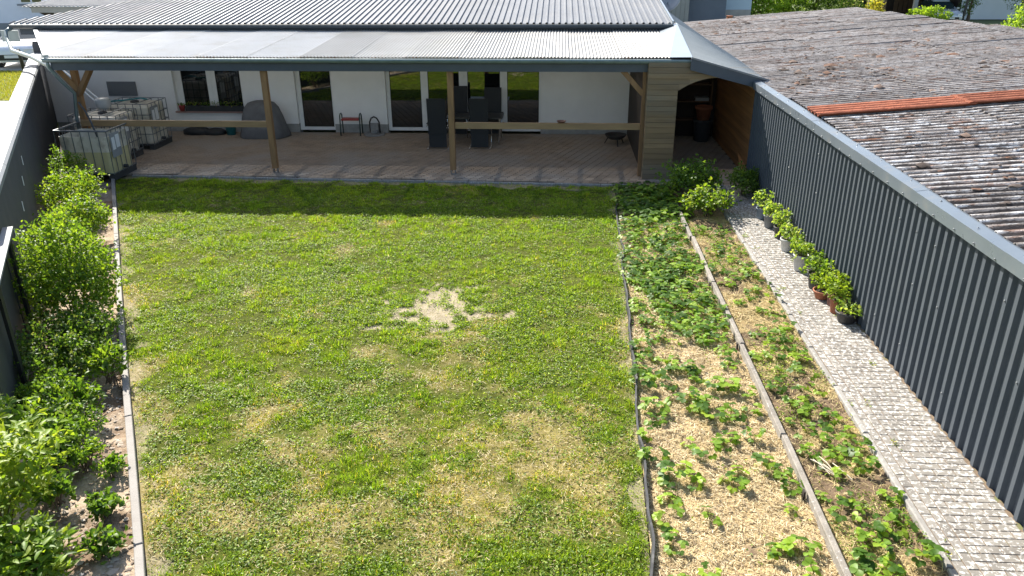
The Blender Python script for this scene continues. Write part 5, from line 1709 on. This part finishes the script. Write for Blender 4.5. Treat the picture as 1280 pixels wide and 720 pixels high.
# --- left: lawn strip, pavement, parked car, white house, carport roof
tag(MB().prism([(-46, 35.1), (-16.3, 35.1), (-15.6, 22.5), (-18.6, 27.65), (-24, 27.05), (-46, 24)], -0.159, -0.10, 'z').build("verge_lawn", "ground_far"), kind='structure')
tag(MB().prism([(-60, 46), (-12, 46), (-16, 35.2), (-60, 35.2)], -0.15, -0.06, 'z').build("driveway", "pavement_far"), kind='structure')
tag(MB().prism([(-24, 27.0), (-18.6, 27.6), (-15.2, 21.6), (-9.5, 11.8), (-14, 8.0), (-30, 20)], -0.15, -0.085, 'z').build("side_path", "pavement_far"), kind='structure')
tag(MB().prism([(-11.0, 17.3), (-10.0, 17.3), (-13.0, 22.3), (-15.2, 22.3), (-11.9, 17.0)], -0.158, -0.06, 'z').build("side_shade_strip", "pot_soil"), kind='structure')  # dark strip between wall and patio: deep shade put into the ground colour
q = np.random.RandomState(71)
n = 60000
x = q.uniform(-34, -16, n); y = q.uniform(27.7, 35.1, n)
k_ = (fbm(x, y, 0.6, 5, 3) > 0.36)
x, y = x[k_], y[k_]; n = len(x)
az = q.uniform(0, 6.28, n)
P = np.stack([x, y, np.full(n, -0.10)], 1); Sd = np.stack([-np.sin(az), np.cos(az), 0 * az], 1) * 0.012
V = np.stack([P - Sd, P + Sd, P + np.stack([np.cos(az) * 0.04, np.sin(az) * 0.04, q.uniform(0.04, 0.12, n)], 1)], 1).reshape(-1, 3)
o = obj("grass", npmesh("grass", V, np.arange(3 * n).reshape(-1, 3), "grass", np.repeat(pick(q, [(0.13, 0.16, 0.035), (0.18, 0.18, 0.05)], n), 3, 0))); tag(o, "yellowish grass verge beyond the boundary wall", "grass", kind='stuff')


def car(label, x, y, rz, paint, sc_=1.0):
    t = thing("parked_car", label, "car", (x, y, -0.06), rz)
    t.scale = (sc_, sc_, sc_ * 1.04)
    # local: front at -y; body lofted from side profile
    prof_ = [(-2.1, 0.30, 0.62), (-2.05, 0.24, 0.72), (-1.7, 0.2, 0.86), (-0.95, 0.2, 0.98), (0.0, 0.2, 1.0), (1.2, 0.2, 1.02), (1.85, 0.2, 0.98), (2.05, 0.26, 0.85), (2.1, 0.34, 0.6)]
    V, F = [], []
    for yy, z0, z1 in prof_:
        wx = 0.88 if abs(yy) < 1.9 else 0.80 if abs(yy) < 2.08 else 0.72
        V += [(-wx * 0.97, yy, z0), (-wx, yy, (z0 + z1) * 0.5), (-wx * 0.93, yy, z1 - 0.05), (-wx * 0.80, yy, z1), (wx * 0.80, yy, z1), (wx * 0.93, yy, z1 - 0.05), (wx, yy, (z0 + z1) * 0.5), (wx * 0.97, yy, z0)]
    n_ = len(prof_)
    for i in range(n_ - 1):
        for j in range(8):
            a = i * 8 + j; b = i * 8 + (j + 1) % 8
            F.append((a, b, b + 8, a + 8))
    F += [tuple(range(8)), tuple(range((n_ - 1) * 8, n_ * 8))]
    obj("body", MB().add(V, F).mesh("body", paint, True), t)
    g_ = [(-1.05, 0.97, 0.78), (-0.25, 1.40, 0.64), (0.2, 1.45, 0.63), (1.2, 1.42, 0.62), (1.85, 1.0, 0.74)]
    V, F = [], []
    for yy, z1, wx in g_:
        V += [(-wx, yy, z1 - 0.03), (-wx * 0.9, yy, z1), (wx * 0.9, yy, z1), (wx, yy, z1 - 0.03), (0.80, yy, 0.93), (-0.80, yy, 0.93)]
    for i in range(len(g_) - 1):
        for j in range(6):
            a = i * 6 + j; b = i * 6 + (j + 1) % 6
            F.append((a, b, b + 6, a + 6))
    F += [tuple(range(6)), tuple(range(24, 30))]
    obj("windows", MB().add(V, F).mesh("windows", "car_glass"), t)
    obj("roof_panel", MB().bx(-0.56, 0.56, -0.2, 1.25, 1.405, 1.462, 0.02).mesh("roof_panel", paint), t)
    obj("grille", MB().bx(-0.55, 0.55, -2.12, -2.06, 0.32, 0.52).mesh("grille", "car_black"), t)
    obj("number_plate", MB().bx(-0.26, 0.26, -2.135, -2.121, 0.40, 0.50).mesh("number_plate", "tag_white"), t)
    for s_ in (-1, 1):
        obj("headlight", MB().box((s_ * 0.6, -2.0, 0.66), (0.34, 0.16, 0.13), s_ * 0.25, 0.02).mesh("headlight", "car_lamp"), t)
        for yy in (-1.3, 1.3):
            wm = MB().lathe((0, 0, 0), [(0.05, -0.1), (0.29, -0.1), (0.315, -0.06), (0.315, 0.06), (0.29, 0.1), (0.05, 0.1)], 20).mesh("wheel", "car_black", False)
            w_o = obj("wheel", wm, t, (s_ * 0.80, yy, 0.315), (0, R(90), 0))
            rm = MB().lathe((0, 0, 0), [(0.02, -0.106), (0.19, -0.104), (0.2, -0.1), (0.2, 0.1), (0.19, 0.104), (0.02, 0.106)], 16).mesh("rim", "chrome")
            obj("rim", rm, w_o)
        obj("mirror", MB().box((s_ * 0.97, -0.75, 1.0), (0.18, 0.1, 0.12), 0, 0.02).mesh("mirror", paint), t)
    return t


car("white car parked beyond the wall at the upper left edge", -25.35, 37.9, R(12), "car_white", 1.2)
b = MB().lathe((0, 0, 0), [(0.075, -0.1), (0.075, 0.92), (0.06, 0.97), (0.01, 0.98)], 14)
o = obj("bollard", b.mesh("bollard", "frame_black", True), None, (-23.55, 34.2, 0), (0, R(-3), 0)); tag(o, "dark round bollard on the grass in front of the white car", "bollard")
o = obj("bollard", b.mesh("bollard", "steel_tube", True), None, (-19.6, 34.4, 0), (0, R(2), 0)); tag(o, "slim grey bollard right of the white car", "bollard")

wh = thing("white_house", "white rendered house with grey base at the upper left corner", "house", (-34, 52, 0))
MB().bx(-48, -22, 48, 58, 0.95, 7).build("wall", "house_white", wh)
MB().bx(-47.98, -22.02, 47.95, 48.0, -0.1, 0.95).build("base", "base_grey", wh)
for x in (-37.8, -31.5, -26.5):
    f_ = MB().bx(x - 0.75, x + 0.75, 47.9, 47.99, 2.05, 3.35).build("window", "white_frame", wh)
    for s_ in (-1, 1):
        MB().bx(x + s_ * 0.34 - 0.28, x + s_ * 0.34 + 0.28, 47.88, 47.899, 2.15, 3.25).build("pane", "glass", f_)
    MB().bx(x - 0.85, x + 0.85, 47.75, 47.895, 1.95, 2.045).build("sill", "base_grey", f_)

cr = thing("carport", "low carport with grey corrugated roof behind the left end of the house", "carport", (-15, 34, 0))
x = -21.5
while x < -6:
    us = cols(x, x + 1.02, 0.17, (0, 0.035, 0.053, 0.152))
    rib_sheet("roof_sheet", "roof_metal", cr, us, trap, lambda u: 32.0, lambda u: 38.0, lambda u, v_, h: (u, v_, 2.86 + (v_ - 32) * 0.07 + h))
    x += 1.02
MB().bx(-21.2, -6, 32.1, 32.2, 2.62, 2.83).build("fascia", "render_grey", cr)
MB().bx(-20.9, -6, 33.4, 33.5, -0.1, 2.70).build("back_wall", "timber_brown", cr)
for x in (-20.2, -15.5, -11):
    MB().bx(x - 0.09, x + 0.09, 32.12, 32.30, -0.1, 2.62).build("post", "render_grey", cr)
MB().prism([(-21.35, 2.83), (-20.3, 2.83), (-20.3, 2.45), (-20.75, 2.50)], 32.2, 32.32).build("bracket", "timber_dark", cr)

# --- centre right: blue-grey house, pale annexe
bh_ = thing("blue_house", "blue-grey rendered house with dark windows beyond the right roof end", "house", (8, 50, 0))
MB().bx(7.35, 9.55, 48, 58, -0.1, 6).build("wall", "house_blue", bh_)
for x in (7.9, 9.0):
    f_ = MB().bx(x - 0.4, x + 0.4, 47.93, 47.99, 2.25, 3.6).build("window", "car_black", bh_)
    MB().bx(x - 0.34, x + 0.34, 47.91, 47.929, 2.31, 3.55).build("pane", "glass", f_)
ts = thing("timber_store", "dark timber store left of the blue-grey house", "shed", (6.2, 47, 0))
for k in range(11):
    MB().bx(4.6 + k * 0.24, 4.6 + k * 0.24 + 0.225, 46.5, 46.56, -0.1, 3.2).build("plank", "base_grey", ts)
MB().bx(4.6, 7.24, 46.56, 48, -0.1, 3.1).build("wall", "timber_dark", ts)
an = thing("pale_annexe", "pale blue annexe wall beside the blue-grey house", "building", (10, 50, 0))
MB().bx(9.6, 11.2, 49, 56, -0.1, 5).build("wall", "house_pale", an)
MB().bx(9.62, 11.18, 48.96, 48.999, -0.1, 1.6).build("base", "render_grey", an)
o = thing("chimney_pot", "small orange clay pot standing at the foot of the pale annexe", "pot", (9.2, 45, 0.0))
MB().lathe((9.2, 45, 0), [(0.3, 0), (0.3, 1.1), (0.2, 1.15), (0.16, 1.5), (0.2, 1.55), (0.14, 1.55)], 14).build("pot", "terracotta", o)


# --- trees
def tree(name, label, x, y, trunk_h, crown, cols_, seed, n_tips, n_per, L_, W_, group=None):
    """crown: list of (dx, dy, z, r) lobes"""
    q = np.random.RandomState(seed)
    t = thing(name, label, "tree", (x, y, -0.15), 0, group)
    top = max(c[2] for c in crown)
    tk = MB().tube([(0, 0, 0), (0.05, 0.02, trunk_h * 0.5), (0, 0, trunk_h), (0.1, 0, top)], 0.16, 8, 0.04)
    for dx, dy, z, r_c in crown:
        tk.tube([(0, 0, min(trunk_h, z) * 0.8), (dx * 0.5, dy * 0.5, z * 0.85), (dx, dy, z)], 0.07, 6, 0.02)
    obj("trunk", tk.mesh("trunk", "bark"), t)
    tips = []
    for dx, dy, z, r_c in crown:
        m_ = int(n_tips * r_c ** 2 / sum(c[3] ** 2 for c in crown))
        d = unit(q.normal(0, 1, (m_, 3))); rad = (1 - q.rand(m_, 1) ** 2 * 0.5) * r_c
        lum = 1 + 0.5 * (fbm(d[:, 0] * 2 + seed, d[:, 1] * 2 + d[:, 2] * 2, 1.4, seed, 3)[:, None] - 0.5)
        tips.append(np.array([dx, dy, z]) + d * rad * lum)
    tips = np.concatenate(tips)
    tips = tips[tips[:, 2] > 0.15]
    P, D, N, Ls, Ws, C = twig_leaves(q, tips, n_per, 0.4, L_, W_, cols_, jit=0.25)
    obj("crown", leaf_mesh("crown", P, D, N, Ls, Ws, C, long=False), t)
    return t


TY = [(0.19, 0.27, 0.035), (0.15, 0.225, 0.03), (0.23, 0.31, 0.045), (0.10, 0.17, 0.022)]
TD = [(0.045, 0.085, 0.02), (0.035, 0.065, 0.016), (0.06, 0.105, 0.022), (0.05, 0.09, 0.02)]
tree("garden_tree", "bright yellow-green tree next to the pale annexe", 11.9, 52, 1.6, [(0, 0, 2.4, 1.3), (0.9, 0.2, 3.2, 1.2), (-0.4, -0.3, 1.2, 0.9), (1.2, -0.4, 1.7, 1.0)], TY, 601, 420, 12, 0.15, 0.10)
tree("garden_tree", "mid-green spreading tree behind the back edge of the mossy roof", 14.2, 53, 1.8, [(0, 0, 2.6, 1.5), (1.0, 0.3, 3.1, 1.3), (-1.0, -0.3, 1.9, 1.2), (0.4, -0.5, 1.5, 1.1)], TY + TD, 602, 480, 12, 0.15, 0.10)
tree("garden_tree", "darker green tree near the far corner of the mossy roof", 16.4, 54, 1.8, [(0, 0, 2.6, 1.5), (1.1, 0.3, 3.0, 1.3), (-0.9, -0.3, 1.9, 1.2), (0.8, -0.5, 1.4, 1.1)], TD, 603, 460, 12, 0.15, 0.10)
tree("garden_tree", "thin pale-flowering tree above the far corner of the mossy roof", 19.5, 57, 1.8, [(0, 0, 2.4, 1.1), (0.8, 0.2, 2.0, 0.8), (-0.8, 0, 1.6, 0.9)], TD + [(0.35, 0.36, 0.28)], 604, 260, 10, 0.14, 0.09)
bush("garden_shrub", "yellow-leaved shrub right of the far corner of the mossy roof", "bush", 21.6, 58, 0.7, 0.7, 1.9, 120, 8, 0.15, 0.10, [(0.28, 0.24, 0.05), (0.2, 0.2, 0.05)], 605, z0=-0.15, twig=0.3, long=False)
bush("low_hedge", "low clipped bright green hedge in front of the dark carport", "hedge", 25.3, 58.0, 1.5, 0.6, 1.35, 260, 8, 0.13, 0.09, TY, 606, z0=-0.15, twig=0.2, long=False, lump=0.15)
tree("garden_tree", "round bright green bush-like tree at the upper right edge", 28.2, 51, 1.0, [(0, 0, 1.0, 0.9), (0.7, 0, 1.9, 1.0), (-0.75, 0, 0.75, 0.65), (0.6, -0.4, 0.9, 0.9), (1.6, 0, 1.4, 1.2)], TY, 607, 420, 12, 0.14, 0.09)
tree("young_tree", "slim young dark tree in front of the white wall at the upper right", 28.9, 60, 1.0, [(0, 0, 1.6, 0.6), (0.3, 0, 2.3, 0.55), (-0.2, 0, 1.1, 0.45)], TD + [(0.10, 0.13, 0.08)], 608, 90, 9, 0.14, 0.08)
tree("conifer", "dark conifer at the gable of the white wall", 33.5, 62, 1.5, [(0, 0, 1.5, 1.0), (0, 0, 2.6, 0.8), (0, 0, 3.6, 0.6)], TD, 609, 200, 10, 0.14, 0.06)
# --- dark carport with timber posts and car
dc = thing("dark_carport", "dark timber carport beyond the mossy roof", "carport", (24.5, 63, 0))
MB().bx(21.8, 28.6, 60.5, 66, 2.9, 3.1).build("roof", "timber_dark", dc)
MB().bx(21.8, 28.6, 65.8, 66, -0.1, 2.9).build("back_wall", "timber_dark", dc)
MB().bx(28.35, 28.6, 60.7, 65.8, -0.1, 2.9).build("side_wall", "timber_dark", dc)
for x, mm in ((22.2, "timber_brown"), (22.7, "timber_dark"), (23.2, "timber_brown"), (25.4, "render_grey")):
    MB().bx(x - 0.13, x + 0.13, 60.55, 60.8, -0.1, 2.9).build("post", mm, dc)
for k in range(6):
    MB().bx(25.9 + k * 0.35, 25.9 + k * 0.35 + 0.3, 65.7, 65.78, 0.3, 2.4).build("plank", "timber_brown", dc)
car("silver car parked nose-out under the dark carport", 27.0, 60.5, R(0), "car_silver")
w2 = thing("white_garage", "white wall of a garage at the upper right", "building", (31, 66, 0))
MB().bx(28.8, 35, 64, 70, -0.1, 3.2).build("wall", "house_white", w2)
MB().bx(28.7, 35.1, 63.9, 70, 3.2, 3.4).build("roof", "timber_dark", w2)
lp = MB().tube([(28.05, 59, -0.1), (28.35, 59, 3.6)], 0.09, 10)
tag(lp.build("pole", "frame_black", at=(28.05, 59, -0.1)), "dark leaning pole in front of the white garage wall", "pole")
tag(MB().prism([(26.5, 48), (36, 48), (36, 58), (28, 58)], -0.158, -0.10, 'z').build("garden_lawn", "ground_far"), kind='structure')
